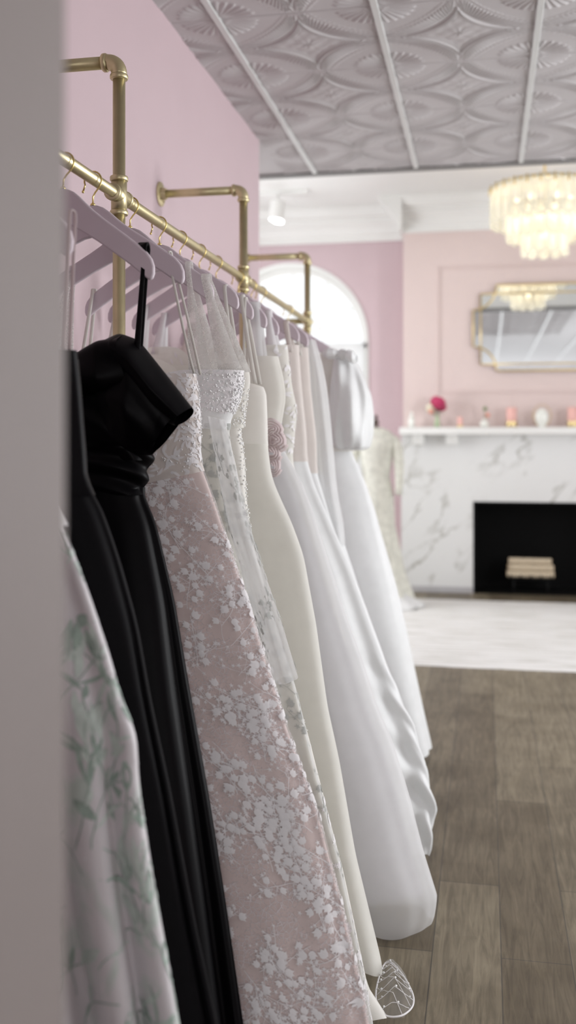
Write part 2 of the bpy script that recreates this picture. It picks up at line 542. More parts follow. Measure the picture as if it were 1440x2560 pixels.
# right wall with three unseen window openings, added for side light
wr = MB()
added_wins = [(0.6, 2.0), (3.2, 4.6), (6.0, 7.4)]
ys = [YN] + [y for w in added_wins for y in w] + [YW + 0.4]
for i in range(0, len(ys), 2):
    wr.box(XR, XR + 0.15, ys[i], ys[i + 1], 0, UZ)
for a, b in added_wins:
    wr.box(XR, XR + 0.15, a, b, 0, 0.5).box(XR, XR + 0.15, a, b, 2.9, UZ)
structure(wr.build('wall_right', M['pink'], smooth=False))
for i, (a, b) in enumerate(added_wins):
    w = MB()
    w.box(XR + 0.02, XR + 0.08, a, a + 0.05, 0.5, 2.9).box(XR + 0.02, XR + 0.08, b - 0.05, b, 0.5, 2.9)
    w.box(XR + 0.02, XR + 0.08, a, b, 0.5, 0.56).box(XR + 0.02, XR + 0.08, a, b, 2.84, 2.9).box(XR + 0.02, XR + 0.08, a, b, 1.9, 1.94)
    structure(w.build('window_%d' % (i + 2), M['white'], smooth=False))  # unseen frames in the added side openings

# upper ceiling
structure(MB().box(XL, XR, CEIL_Y, YW + 0.4, UZ, UZ + 0.1).build('ceiling_upper', M['white'], smooth=False))


# ---- tin ceiling: pressed relief near the picture, plain behind the camera
def tile_height(x, y):
    T = 0.61
    u = np.mod((x - 0.20) / T, 1) - 0.5
    v = np.mod((y - 3.73) / T, 1) - 0.5
    au, av = np.abs(u), np.abs(v)
    p = 0.62
    su = au ** p + av ** p + 1e-9
    s = su ** (1 / p)
    q = (au ** p - av ** p) / su
    h = np.zeros_like(x)
    # diamond: ridge, inner ridge and floral boss
    h += 1.35 * np.exp(-((s - 0.40) / 0.018) ** 2)
    h += 0.6 * np.exp(-((s - 0.34) / 0.012) ** 2)
    r = np.hypot(u, v); ph = np.arctan2(v, u)
    h += 0.9 * np.exp(-(r / 0.07) ** 2) * (0.6 + 0.4 * np.cos(8 * ph))
    h += 0.25 * np.sin(52 * u) * np.sin(48 * v + 1) * (s < 0.30)
    # ribbed band around it
    band = np.clip((s - 0.46) / 0.03, 0, 1) * np.clip((0.72 - s) / 0.04, 0, 1)
    h += band * (0.45 + 0.45 * np.cos(2 * np.pi * 15 * q))
    # scalloped rim of the band
    rim = 0.74 + 0.02 * np.abs(np.sin(2 * np.pi * 7 * q))
    h += 0.4 * np.exp(-((s - rim) / 0.02) ** 2)
    # shell fans in the four corners
    cu, cv = 0.5 - au, 0.5 - av
    rc = np.hypot(cu, cv); pc = np.arctan2(cv, cu)
    fan = np.clip((0.25 + 0.012 * np.cos(28 * pc) - rc) / 0.02, 0, 1) * np.clip(rc / 0.05, 0, 1)
    h = h * (1 - fan) + fan * (0.5 + 0.6 * np.cos(28 * pc)) * np.clip(rc / 0.2, 0.2, 1)
    h += 0.7 * np.exp(-((rc - 0.06) / 0.02) ** 2)
    # edge seam
    e = np.minimum(cu, cv)
    h *= np.clip((e - 0.006) / 0.03, 0, 1)
    h -= 0.9 * np.exp(-(e / 0.006) ** 2)
    return h


nx, ny = 560, 640
gx = np.linspace(WX, 1.10, nx); gy = np.linspace(3.05, CEIL_Y, ny)
GX, GY = np.meshgrid(gx, gy)
GZ = CZ - 0.0062 * tile_height(GX, GY)
structure(grid_mesh('ceiling', np.stack([GX, GY, GZ], 2), M['tin']))
cb = MB()
cb.box(XL, XR, YN, 3.05, CZ, CZ + 0.02).box(1.10, XR, 3.05, CEIL_Y, CZ, CZ + 0.02).box(XL, WX, 3.05, CEIL_Y, CZ, CZ + 0.02)
structure(cb.build('ceiling_panel', M['tin'], smooth=False))
structure(MB().box(XL, XR, CEIL_Y - 0.02, CEIL_Y + 0.06, CZ + 0.03, UZ).build('ceiling_fascia', M['white'], smooth=False))
t = 0
for k in range(-4, 6):
    x = 0.20 + 0.61 * k
    y0 = YN if x > WX else WALL_END
    if x < XL: continue
    t += 1
    structure(MB().box(x - 0.013, x + 0.013, y0, CEIL_Y, CZ - 0.012, CZ + 0.004).build('trim_%d' % t, M['tbar'], smooth=False, bevel=0.002))
structure(MB().box(XL, XR, CEIL_Y - 0.005, CEIL_Y + 0.07, CZ - 0.012, CZ + 0.03).build('trim_20', M['edge'], smooth=False))

# ---- chimney breast, crown moulding, panel moulding
structure(MB().box(XBL, XBR, YB, YW + 0.1, 0, UZ).build('wall_chimney', M['breast'], smooth=False))
crown = [(0, 0), (0.03, 0), (0.03, 0.05), (0.05, 0.06), (0.07, 0.12), (0.12, 0.17), (0.12, 0.20), (0.17, 0.22), (0.20, 0.28), (0.22, 0.29)]
ch = UZ - CROWN
cs = ch / 0.30


def crown_run(y, x0, x1):
    out = [(y - p, CROWN + h * cs) for p, h in crown] + [(y - 0.22, UZ), (y, UZ)]
    return MB().prism_x(out, x0, x1)


structure(crown_run(YB, XBL - 0.0, XBR).build('trim_21', M['white'], smooth=False))
structure(crown_run(YW, XL, XBL).build('trim_22', M['white'], smooth=False))
side = MB()
out = [(XBL - p, CROWN + h * cs) for p, h in crown] + [(XBL - 0.22, UZ), (XBL, UZ)]
side.prism(out, YB - 0.2, YW)
structure(side.build('trim_23', M['white'], smooth=False))
pm = MB()
px0 = P(1095, 700, YB)[0]; px1 = 2 * XFC - px0
pz0 = P(1200, 985, YB)[1]; pz1 = P(1200, 664, YB)[1]
for a in (0.0, 0.022):
    w = 0.012
    pm.box(px0 + a, px0 + a + w, YB - 0.008 + a * 0.15, YB, pz0, pz1).box(px1 - a - w, px1 - a, YB - 0.008 + a * 0.15, YB, pz0, pz1)
    pm.box(px0, px1, YB - 0.008 + a * 0.15, YB, pz1 - a - w, pz1 - a).box(px0, px1, YB - 0.008 + a * 0.15, YB, pz0 + a, pz0 + a + w)
structure(pm.build('trim_24', M['breast'], smooth=False, bevel=0.003))
structure(MB().box(XL, XBL, YW - 0.02, YW, 0, 0.16).build('baseboard_back', M['white'], smooth=False, bevel=0.004))
structure(MB().box(WX, WX + 0.015, 0.76, WALL_END, 0, 0.14).build('baseboard_left', M['white'], smooth=False, bevel=0.004))

# ---- window wall with an arched opening
wxc, wzc = P(733, 862, YW + 0.22)
rg = 178 * (((YW + 0.22) * CP - wxc * SP)) / F       # radius of the glass
ro = rg + 0.07                                       # opening in the wall
zb = 0.55                                            # foot of the window
NA = 40
arc = [(wxc + ro * math.cos(math.pi * i / NA), wzc + ro * math.sin(math.pi * i / NA)) for i in range(NA + 1)]
wl = MB()
wl.box(XL, wxc - ro, YW, YW + 0.3, 0, UZ).box(wxc + ro, XBL + 0.05, YW, YW + 0.3, 0, UZ).box(wxc - ro, wxc + ro, YW, YW + 0.3, 0, zb)
for i in range(NA):
    (xa, za), (xb, zb2) = arc[i], arc[i + 1]
    wl.prism([(xa, za), (xb, zb2), (xb, UZ), (xa, UZ)], YW, YW + 0.3)
structure(wl.build('wall_back_window', M['pink'], smooth=False))
# white reveal lining
lin = MB()
for i in range(NA):
    (xa, za), (xb, zb2) = arc[i], arc[i + 1]
    a0, a1 = math.pi * i / NA, math.pi * (i + 1) / NA
    rr = ro - 0.012
    lin.prism([(xa, za), (xb, zb2), (wxc + rr * math.cos(a1), wzc + rr * math.sin(a1)), (wxc + rr * math.cos(a0), wzc + rr * math.sin(a0))], YW - 0.015, YW + 0.25)
lin.box(wxc - ro, wxc - ro + 0.012, YW - 0.015, YW + 0.25, zb, wzc).box(wxc + ro - 0.012, wxc + ro, YW - 0.015, YW + 0.25, zb, wzc)
lin.box(wxc - ro - 0.05, wxc + ro + 0.05, YW - 0.06, YW + 0.25, zb - 0.03, zb)
structure(lin.build('trim_25', M['white'], smooth=False))
win = empty('window_1', (wxc, YW + 0.22, zb)); structure(win)
fr = MB()
yw0, yw1 = YW + 0.19, YW + 0.25
for i in range(NA):
    a0, a1 = math.pi * i / NA, math.pi * (i + 1) / NA
    for r0, r1, yy in ((rg - 0.012, ro - 0.012, yw0), ):
        fr.prism([(wxc + r0 * math.cos(a0), wzc + r0 * math.sin(a0)), (wxc + r0 * math.cos(a1), wzc + r0 * math.sin(a1)),
                  (wxc + r1 * math.cos(a1), wzc + r1 * math.sin(a1)), (wxc + r1 * math.cos(a0), wzc + r1 * math.sin(a0))], yy, yw1)
fr.box(wxc - ro, wxc + ro, yw0, yw1, wzc - 0.045, wzc)
fr.box(wxc - ro, wxc - rg, yw0, yw1, zb, wzc).box(wxc + rg, wxc + ro, yw0, yw1, zb, wzc)
fr.box(wxc - ro, wxc + ro, yw0, yw1, zb, zb + 0.07).box(wxc - ro, wxc + ro, yw0, yw1, (zb + wzc) / 2 - .03, (zb + wzc) / 2 + .03)
fr.build('window_frame', M['white'], win, smooth=False)
mu = MB()
rh = rg * 0.44
for k in range(1, 6):
    a = math.pi * k / 6
    for (r0, r1) in ((rh * 0.0 + 0.02, rg),):
        p0 = (wxc + r0 * math.cos(a), YW + 0.225, wzc + r0 * math.sin(a)); p1 = (wxc + r1 * math.cos(a), YW + 0.225, wzc + r1 * math.sin(a))
        mu.tube([p0, p1], 0.013, 6)
mu.tube([(wxc + rh * math.cos(math.pi * i / 24), YW + 0.225, wzc + rh * math.sin(math.pi * i / 24)) for i in range(25)], 0.013, 6)
for k in (-1, 1):
    mu.tube([(wxc + k * rg / 3, YW + 0.225, zb), (wxc + k * rg / 3, YW + 0.225, wzc)], 0.013, 6)
mu.build('muntin', M['white'], win)
gl = MB()
gl.prism([(wxc + rg * math.cos(math.pi * i / NA), wzc + rg * math.sin(math.pi * i / NA)) for i in range(NA + 1)] + [(wxc - rg, zb), (wxc + rg, zb)], YW + 0.228, YW + 0.232)
gl.build('pane', M['glass'], win, smooth=False)
MB().box(wxc - rg - .005, wxc + rg + .005, YW + 0.16, YW + 0.165, zb + 0.05, wzc + 0.004).build('roller_shade', M['shade'], win, smooth=False)

# ------------------------------------------------------------------ fireplace
fx0 = P(1003, 1200, YF)[0]; fx1 = 2 * XFC - fx0
bx0 = P(1183, 1300, YF)[0]; bx1 = 2 * XFC - bx0
bz1 = P(1300, 1255, YF)[1]
mz1 = P(1200, 1068, YF - 0.2)[1]; mz0 = P(1200, 1086, YF - 0.2)[1]
fp = empty('fireplace', (XFC, YF, 0), 'white grey-veined marble fireplace with a black firebox on the far wall', 'fireplace')
sz1 = mz0
MB().box(fx0, bx0, YF, YB, 0.05, sz1).box(bx1, fx1, YF, YB, 0.05, sz1).box(bx0, bx1, YF, YB, bz1, sz1).build('marble_surround', M['marble'], fp, smooth=False)
M['stone'] = mat('grey_stone', (0.42, 0.41, 0.42, 1), 0.5, noise=0.04)
for a, b in ((fx0 - .003, bx0), (bx1, fx1 + .003)):
    MB().box(a, b, YF - .006, YB, 0, 0.055).build('base_strip', M['stone'], fp, smooth=False)
mxl = P(998, 1075, YF - 0.2)[0]
mant = MB().box(mxl, 2 * XFC - mxl, YF - 0.20, YB + 0.01, mz0, mz1)
mant.build('mantel_shelf', M['white'], fp, smooth=False, bevel=0.006)
for pxa, pxb in ((1031, 1060), (1115, 1146)):
    xa, za = P(pxa, 1112, YF - 0.1); xb, _ = P(pxb, 1112, YF - 0.1)
    for (x0, x1) in ((xa, xb), (2 * XFC - xb, 2 * XFC - xa)):
        MB().prism_x([(YF, za), (YF - 0.10, za), (YF - 0.13, mz0 - 0.03), (YF - 0.13, mz0), (YF, mz0)], x0, x1).build('corbel', M['white'], fp, smooth=False, bevel=0.003)
fbx = MB()
d = 0.45
yy1 = YF + d
fbx.add([(bx0, YF, 0.004), (bx1, YF, 0.004), (bx1, yy1, 0.004), (bx0, yy1, 0.004), (bx0, YF, bz1), (bx1, YF, bz1), (bx1, yy1, bz1), (bx0, yy1, bz1)],
        [(0, 1, 2, 3), (7, 6, 5, 4), (3, 2, 6, 7), (0, 3, 7, 4), (1, 5, 6, 2)])
fbx.box(bx0, bx0 + 0.02, YF - 0.004, YF + 0.05, 0.004, bz1).box(bx1 - 0.02, bx1, YF - 0.004, YF + 0.05, 0.004, bz1).box(bx0, bx1, YF - 0.004, YF + 0.05, bz1 - 0.02, bz1)
fbx.build('firebox', M['firebox'], fp, smooth=False)
# open a hole for the firebox in the breast: rebuild the breast around it
wc = bpy.data.objects['wall_chimney']
bpy.data.objects.remove(wc)
structure(MB().box(XBL, bx0, YB, YW + 0.1, 0, UZ).box(bx1, XBR, YB, YW + 0.1, 0, UZ).box(bx0, bx1, YB, YW + 0.1, bz1, UZ).build('wall_chimney', M['breast'], smooth=False))

# grate and birch logs
gx0, gz = P(1268, 1442, YF + 0.15)[0], P(1300, 1443, YF + 0.15)[1]
gx1 = P(1386, 1442, YF + 0.15)[0]
LX = (gx0 + gx1) / 2
gr = empty('fire_grate', (LX, YF + 0.2, 0.004), 'black iron fire grate holding birch logs inside the firebox', 'grate')
g = MB()
for k in range(5):
    x = gx0 + 0.03 + (gx1 - gx0 - 0.06) * k / 4
    g.tube([(x, YF + 0.08, gz + 0.03), (x, YF + 0.09, gz - 0.008), (x, YF + 0.31, gz - 0.008), (x, YF + 0.32, gz + 0.03)], 0.007, 8)
g.tube([(gx0 + .02, YF + 0.13, gz - 0.016), (gx1 - .02, YF + 0.13, gz - 0.016)], 0.007, 8).tube([(gx0 + .02, YF + 0.28, gz - 0.016), (gx1 - .02, YF + 0.28, gz - 0.016)], 0.007, 8)
g.build('bars', M['iron'], gr)
for x in (gx0 + .06, gx1 - .06):
    for y in (YF + 0.13, YF + 0.28):
        MB().tube([(x, y, gz - 0.018), (x, y, 0.005)], 0.007, 8).build('leg', M['iron'], gr)
lr = 0.031
LOGW = ['front log of the bottom row, pale birch, resting on the fire grate', 'middle log of the bottom row of pale birch logs on the grate',
        'rear log of the bottom row of pale birch logs on the grate', 'front log of the second row in the birch log pile in the firebox',
        'rear log of the second row in the birch log pile in the firebox', 'single birch log topping the pile in the black firebox']
k = 0
for row, ysq in enumerate(((0.125, 0.19, 0.255), (0.158, 0.222), (0.19,))):
    for yq in ysq:
        zc = gz + lr + row * lr * 1.86
        ln = (gx1 - gx0) * (0.98 - 0.04 * row)
        lo = empty('birch_log', (LX + random.uniform(-.006, .006), YF + yq, zc), LOGW[k], 'log', 'birch logs in the fireplace')
        cx, cy, cz = lo.location
        prof = []
        for i in range(13):
            prof.append((lr * (1 + random.uniform(-.05, .04)), -ln / 2 + ln * i / 12))
        MB().lathe(prof, (cx, cy, cz), 16, 'x').build('bark', M['bark'], lo, auto=50)
        for sg in (-1, 1):
            MB().lathe([(lr * .9, sg * ln / 2 - .003), (lr * .9, sg * ln / 2 + .003)], (cx, cy, cz), 16, 'x').build('cut_end', M['logend'], lo, auto=40)
        k += 1

# ------------------------------------------------------------------ mirror
ym = YB - 0.03


def MX(zx, zy):       # corner points read off a magnified crop
    return P(1160 + zx / 4.92, 420 + zy / 4.92, ym)


mi = None
ox0 = MX(115, 1750)[0]; rx0 = MX(205, 1550)[0]; cx0 = MX(400, 1450)[0]
oz_top = MX(800, 1430)[1]; rz_top = MX(300, 1550)[1]; az_top = MX(115, 1750)[1]
az_bot = MX(115, 2200)[1]; rz_bot = MX(300, 2415)[1]; oz_bot = MX(800, 2490)[1]
mir = empty('wall_mirror', (XFC, YB, oz_bot), 'gold-framed deco mirror with notched scooped corners above the mantel', 'mirror')
rr_ = lambda x: 2 * XFC - x


def plaque():
    """closed outline with scooped corners, clockwise from the lower left"""
    pts = []
    a = abs(cx0 - ox0); b1 = oz_top - az_top; b2 = az_bot - oz_bot
    pts += [(ox0, az_bot), (ox0, az_top)]
    for i in range(1, 12):
        th = math.pi / 2 * i / 12
        pts.append((ox0 + a * math.sin(th), az_top + b1 * (1 - math.cos(th))))
    pts += [(cx0, oz_top), (rr_(cx0), oz_top)]
    for i in range(11, 0, -1):
        th = math.pi / 2 * i / 12
        pts.append((rr_(ox0 + a * math.sin(th)), az_top + b1 * (1 - math.cos(th))))
    pts += [(rr_(ox0), az_top), (rr_(ox0), az_bot)]
    for i in range(1, 12):
        th = math.pi / 2 * i / 12
        pts.append((rr_(ox0 + a * math.sin(th)), az_bot - b2 * (1 - math.cos(th))))
    pts += [(rr_(cx0), oz_bot), (cx0, oz_bot)]
    for i in range(11, 0, -1):
        th = math.pi / 2 * i / 12
        pts.append((ox0 + a * math.sin(th), az_bot - b2 * (1 - math.cos(th))))
    return pts


pq = plaque()
MB().prism(pq, ym - 0.002, ym + 0.02).build('glass', M['mirror'], mir, smooth=False)
MB().prism([(rx0, rz_bot), (rx0, rz_top), (rr_(rx0), rz_top), (rr_(rx0), rz_bot)], ym - 0.001, ym + 0.02).build('corner_glass', M['mirror'], mir, smooth=False)
MB().tube([(x, ym - 0.006, z) for x, z in pq], 0.009, 8, closed=True).build('scooped_frame', M['gold'], mir)
fr2 = MB()
for (a, b) in (((rx0, rz_bot), (rx0, rz_top)), ((rx0, rz_top), (rr_(rx0), rz_top)), ((rr_(rx0), rz_top), (rr_(rx0), rz_bot)), ((rr_(rx0), rz_bot), (rx0, rz_bot))):
    fr2.tube([(a[0], ym - 0.006, a[1]), (b[0], ym - 0.006, b[1])], 0.008, 8)
fr2.build('inner_frame', M['gold'], mir)

# ------------------------------------------------------------------ things on the mantel
YMT = YF - 0.09
mpos = lambda px: P(px, 1060, YMT)[0]
unit = (YMT * CP) / F       # metres per picture pixel there

x = mpos(1029)
o = empty('perfume_bottle', (x, YMT, mz1), 'small white bottle at the left end of the mantel', 'bottle')
MB().lathe([(.022, 0), (.028, .006), (.028, .075), (.02, .095), (.011, .105)], o.location, 20).build('body', M['ceramic'], o)
MB().lathe([(.012, .105), (.014, .11), (.014, .135), (.006, .145)], o.location, 16).build('stopper', M['ceramic'], o)


def flower_head(c, r, m, parent, n=36, name='flower_head'):
    """overlapping cupped petals on a ball"""
    b = MB()
    for i in range(n):
        z = 1 - 1.75 * (i + .5) / n
        a = i * 2.39996
        rad = math.sqrt(max(0, 1 - z * z))
        nrm = np.array((rad * math.cos(a), rad * math.sin(a), z))
        t1 = np.cross(nrm, (0, 0, 1.0)); t1 /= np.linalg.norm(t1) + 1e-9
        t2 = np.cross(nrm, t1)
        w = r * .55
        vs = []; fs = []
        for j in range(4):
            for q in range(4):
                s, tt = (j / 3 - .5) * 2, q / 3
                wid = w * math.sin(math.pi * (0.15 + 0.7 * tt))
                p = nrm * (r * (.72 + .30 * tt - .12 * s * s * tt)) + t1 * (s * wid) + t2 * ((-tt + .5) * w * 1.5)
                vs.append(np.array(c) + p)
        for j in range(3):
            for q in range(3):
                fs.append((j * 4 + q, (j + 1) * 4 + q, (j + 1) * 4 + q + 1, j * 4 + q + 1))
        b.add(vs, fs)
    b.sphere(c, r * .7, 12, 8)
    return b.build(name, m, parent)


x = mpos(1093)
o = empty('flower_vase', (x, YMT, mz1), 'glass vase of deep pink and cream peonies on the mantel', 'vase')
MB().lathe([(.020, 0), (.026, .004), (.024, .05), (.017, .085), (.022, .11), (.019, .11), (.014, .085)], o.location, 20).build('vase', M['green_glass'], o)
st = MB()
heads = [((.018, -.03, .215), .062, 'rosy'), ((.03, .03, .19), .055, 'rosy'), ((-.012, -.01, .235), .052, 'rosy'), ((-.062, -.02, .175), .042, 'creamy'), ((-.045, .02, .20), .04, 'creamy'),
         ((-.052, -.045, .145), .026, 'peach')]
for (dx, dy, dz), r_, mm in heads:
    c = (x + dx, YMT + dy, mz1 + dz)
    st.tube([(x, YMT, mz1 + .05), (x + dx * .3, YMT + dy * .3, mz1 + .11), c], .003, 6)
st.build('stem', M['leafg'], o)
lf = MB()
for k in range(14):
    a = k * 2.4; c = np.array((x + .045 * math.cos(a), YMT + .045 * math.sin(a), mz1 + .125 + .012 * (k % 4)))
    dr = np.array((math.cos(a), math.sin(a), .1)); sd = np.array((-math.sin(a), math.cos(a), 0))
    lf.add([c - dr * .03, c + sd * .013, c + dr * .035 + np.array((0, 0, -.008)), c - sd * .013], [(0, 1, 2, 3)])
lf.build('leaf', M['leafg'], o)
for (dx, dy, dz), r_, mm in heads:
    flower_head((x + dx, YMT + dy, mz1 + dz), r_, M[mm], o)


def candle(px, r, h, base_h, label, hidden=False):
    x = mpos(px)
    o = empty('candle', (x, YMT, mz1), label, 'candle', 'pink candles on the mantel')
    MB().lathe([(r * 1.12, 0), (r * 1.15, .003), (r * 1.05, base_h), (r * .9, base_h)], o.location, 20).build('holder', M['gold'], o, auto=40)
    MB().lathe([(r * .96, base_h), (r, base_h + .003), (r, base_h + h - .004), (r * .94, base_h + h), (.004, base_h + h - .004)], o.location, 24).build('wax', M['candle'], o, auto=50)
    MB().tube([(x, YMT, mz1 + base_h + h - .006), (x + .001, YMT, mz1 + base_h + h + .012)], .0015, 6).build('wick', M['iron'], o)


candle(1150, .024, .075, .022, 'small short pink candle between the peonies and the little bud vase')
candle(1279, .046, .125, .055, 'large pink pillar candle on a gold base below the mirror, left of the oval ornament')
candle(1432, .046, .125, .055, 'large pink pillar candle at the right edge, right of the oval ornament')
x = mpos(1211)
o = empty('bud_vase', (x, YMT, mz1), 'small round white bud vase with a peach flower on the mantel', 'vase')
MB().lathe([(.022, 0), (.04, .012), (.044, .03), (.034, .052), (.014, .065), (.018, .08), (.013, .08)], o.location, 22).build('vase', M['ceramic'], o)
MB().tube([(x, YMT, mz1 + .05), (x + .004, YMT, mz1 + .11), (x + .006, YMT, mz1 + .165)], .003, 6).tube([(x, YMT, mz1 + .06), (x + .028, YMT - .01, mz1 + .10)], .003, 6).build('stem', M['leafg'], o)
flower_head((x + .03, YMT - .012, mz1 + .11), .022, M['peach'], o, 20)
flower_head((x + .006, YMT, mz1 + .17), .02, M['leafg'], o, 16, 'green_bud')
x = mpos(1355)
o = empty('oval_ornament', (x, YMT, mz1), 'white oval ornament in a thin gold hoop on the mantel', 'ornament')
MB().lathe([(.02, 0), (.04, .004), (.03, .014), (.05, .04), (.062, .085), (.055, .13), (.03, .16), (.008, .17)], o.location, 24, sy=.55).build('oval_body', M['ceramic'], o)
MB().tube([(x + .078 * math.cos(a), YMT, mz1 + .105 + .10 * math.sin(a)) for a in [2 * math.pi * i / 40 for i in range(40)]], .0035, 6, closed=True).build('hoop', M['gold'], o)

# ------------------------------------------------------------------ rug
r0 = PF(1200, 1671); r1 = PF(1200, 1503)
rx = P(1008, 1500, r1[1])[0]
rg_ = MB()
rn, rm = 70, 60
RV = []
for i in range(rm + 1):
    for j in range(rn + 1):
        xx = rx + (2.3 - rx) * j / rn; yy = r0[1] + (r1[1] - r0[1]) * i / rm
        e = min(j, rn - j, i, rm - i)
        zz = 0.016 * min(1, e / 1.5 + .12) + 0.0025 * random.random()
        if e == 0: xx += random.uniform(-.006, .006); yy += random.uniform(-.006, .006); zz = 0.001
        RV.append((xx, yy, zz))
RFc = [(i * (rn + 1) + j, i * (rn + 1) + j + 1, (i + 1) * (rn + 1) + j + 1, (i + 1) * (rn + 1) + j) for i in range(rm) for j in range(rn)]
tag(mesh_obj('rug', RV, RFc, M['rug']), 'large white woven rug in front of the fireplace', 'rug')

# ------------------------------------------------------------------ chandelier
DC = 7.6
cxx, cyy, cz_top = PD(1362, 470, DC)
ux = DC / F
cr = 129 * ux
ch_ = empty('chandelier', (cxx, cyy, UZ), 'tiered chandelier of frosted glass loops on a thin brass stem', 'chandelier')
MB().lathe([(.005, 0), (.065, -.001), (.065, -.018), (.012, -.03)], (cxx, cyy, UZ), 24).build('canopy', M['gold'], ch_, auto=40)
MB().tube([(cxx, cyy, UZ - .02), (cxx, cyy, cz_top - .30)], .009, 10).build('stem', M['gold'], ch_)
tiers = [(cr, cz_top - .0, .30, 26), (90 * ux, cz_top - .155, .26, 18), (52 * ux, cz_top - .30, .23, 11)]
frm = MB()
for (r_, zt, ln, n) in tiers:
    pr = [(r_ - .004, -.012), (r_ + .006, -.012), (r_ + .006, .012), (r_ - .004, .012)]
    v = []; f = []
    nn = 48
    for (q, hh) in pr:
        for j in range(nn):
            a = 2 * math.pi * j / nn
            v.append((cxx + q * math.cos(a), cyy + q * math.sin(a), zt + hh))
    for i in range(4):
        i2 = (i + 1) % 4
        for j in range(nn):
            j2 = (j + 1) % nn
            f.append((i * nn + j, i * nn + j2, i2 * nn + j2, i2 * nn + j))
    frm.add(v, f)
    for k in range(4):
        a = k * math.pi / 2 + .4
        frm.tube([(cxx, cyy, zt), (cxx + r_ * math.cos(a), cyy + r_ * math.sin(a), zt)], .005, 6)
frm.build('ring_frame', M['gold'], ch_, auto=40)
for (r_, zt, ln, n) in tiers:
    w = 2 * math.pi * r_ / n * 0.56
    for k in range(n):
        a = 2 * math.pi * (k + .5) / n - math.pi / 2
        er = np.array((math.cos(a), math.sin(a), 0)); et = np.array((-math.sin(a), math.cos(a), 0))
        c = np.array((cxx, cyy, zt)) + er * (r_ + .012)
        # a long loop of glass: rounded at both ends with a slot inside
        hw = w / 2 * 1.9; hole = hw * .45
        outl = []; inn = []
        for i in range(13):
            th = math.pi * i / 12
            outl.append((hw * math.cos(th), -hw + hw * math.sin(th))); inn.append((hole * math.cos(th), -hw + hole * math.sin(th)))
        for i in range(13):
            th = math.pi + math.pi * i / 12
            outl.append((hw * math.cos(th), -(ln - hw) + hw * math.sin(th))); inn.append((hole * math.cos(th), -(ln - hw) + hole * math.sin(th)))
        m_ = len(outl); v = []; f = []
        for dd in (-.006, .006):
            for (s, h2) in outl: v.append(c + et * s + er * dd + np.array((0, 0, h2 + .01)))
            for (s, h2) in inn: v.append(c + et * s + er * (dd * .4) + np.array((0, 0, h2 + .01)))
        for i in range(m_):
            j = (i + 1) % m_
            f.append((i, j, j + m_, i + m_)); f.append((i + 2 * m_, i + 3 * m_, j + 3 * m_, j + 2 * m_))
            f.append((i, i + 2 * m_, j + 2 * m_, j)); f.append((i + m_, j + m_, j + 3 * m_, i + 3 * m_))
        # thin rippled web across the slot
        f.append(tuple(m_ + i for i in range(m_)))
        dr = mesh_obj('glass_drop', v, f, M['drop'], ch_, auto) if False else mesh_obj('glass_drop', v, f, M['drop'], ch_)
        cb_ = MB()
        p0 = c + er * .008
        cb_.tube([p0 + np.array((0, 0, .016)), p0 + np.array((0, 0, -.045))], [.0075, .006], 8)
        cb_.build('clip', M['gold'], dr)
for k in range(6):
    a = 2 * math.pi * k / 6
    for rr2, zz in ((cr * .5, cz_top - .10),):
        c = (cxx + rr2 * math.cos(a), cyy + rr2 * math.sin(a), zz)
        MB().sphere(c, .028, 12, 8, 1.3).build('bulb', M['bulb'], ch_)
MB().sphere((cxx, cyy, cz_top - .36), .026, 12, 8, 1.2).build('bulb', M['bulb'], ch_)

# ------------------------------------------------------------------ track spotlight
yt = YW - 0.9
tx0, tz = P(610, 487, yt); tx1, _ = P(770, 487, yt)
tr = empty('track_light', (tx1, yt, UZ), 'white ceiling track with one lit cylinder spotlight by the arched window', 'light')
MB().box(tx0 - .3, tx1, yt - .017, yt + .017, UZ - .035, UZ).build('track', M['white'], tr, smooth=False, bevel=0.002)
sx, sz_top = P(695, 505, yt); _, sz_bot = P(692, 553, yt)
sx2 = P(691, 553, yt)[0]
MB().tube([(sx, yt, UZ - .03), (sx, yt, sz_top)], .012, 10).build('stem', M['white'], tr)
hd = MB().tube([(sx, yt, sz_top), (sx2, yt - .02, sz_bot)], .068, 24)
hd.build('spot_head', M['white'], tr, auto=40)
MB().tube([(sx2, yt - .02, sz_bot + .001), (sx2 - .001, yt - .0204, sz_bot - .004)], .064, 24).build('lens', M['spot'], tr, auto=40)

# ------------------------------------------------------------------ garment rack of gold pipe
RX, RZ = -0.885, H + 0.60
AZ = H + 0.93
PY = [2.32, 3.60, 4.95]
rk = empty('garment_rack', (RX, PY[0], 0), 'wall-mounted brushed gold pipe clothing rack along the pink wall', 'rack')
MB().tube([(RX, 0.80, RZ), (RX, PY[2], RZ)], .0138, 20).build('hanging_rail', M['brass'], rk)


def collar(b, p, axis, r=.0205, l=.012):
    p = np.array(p, float); a = np.array(axis, float)
    b.tube([p - a * l / 2, p - a * l * .3, p + a * l * .3, p + a * l / 2], [r * .93, r, r, r * .93], 20)


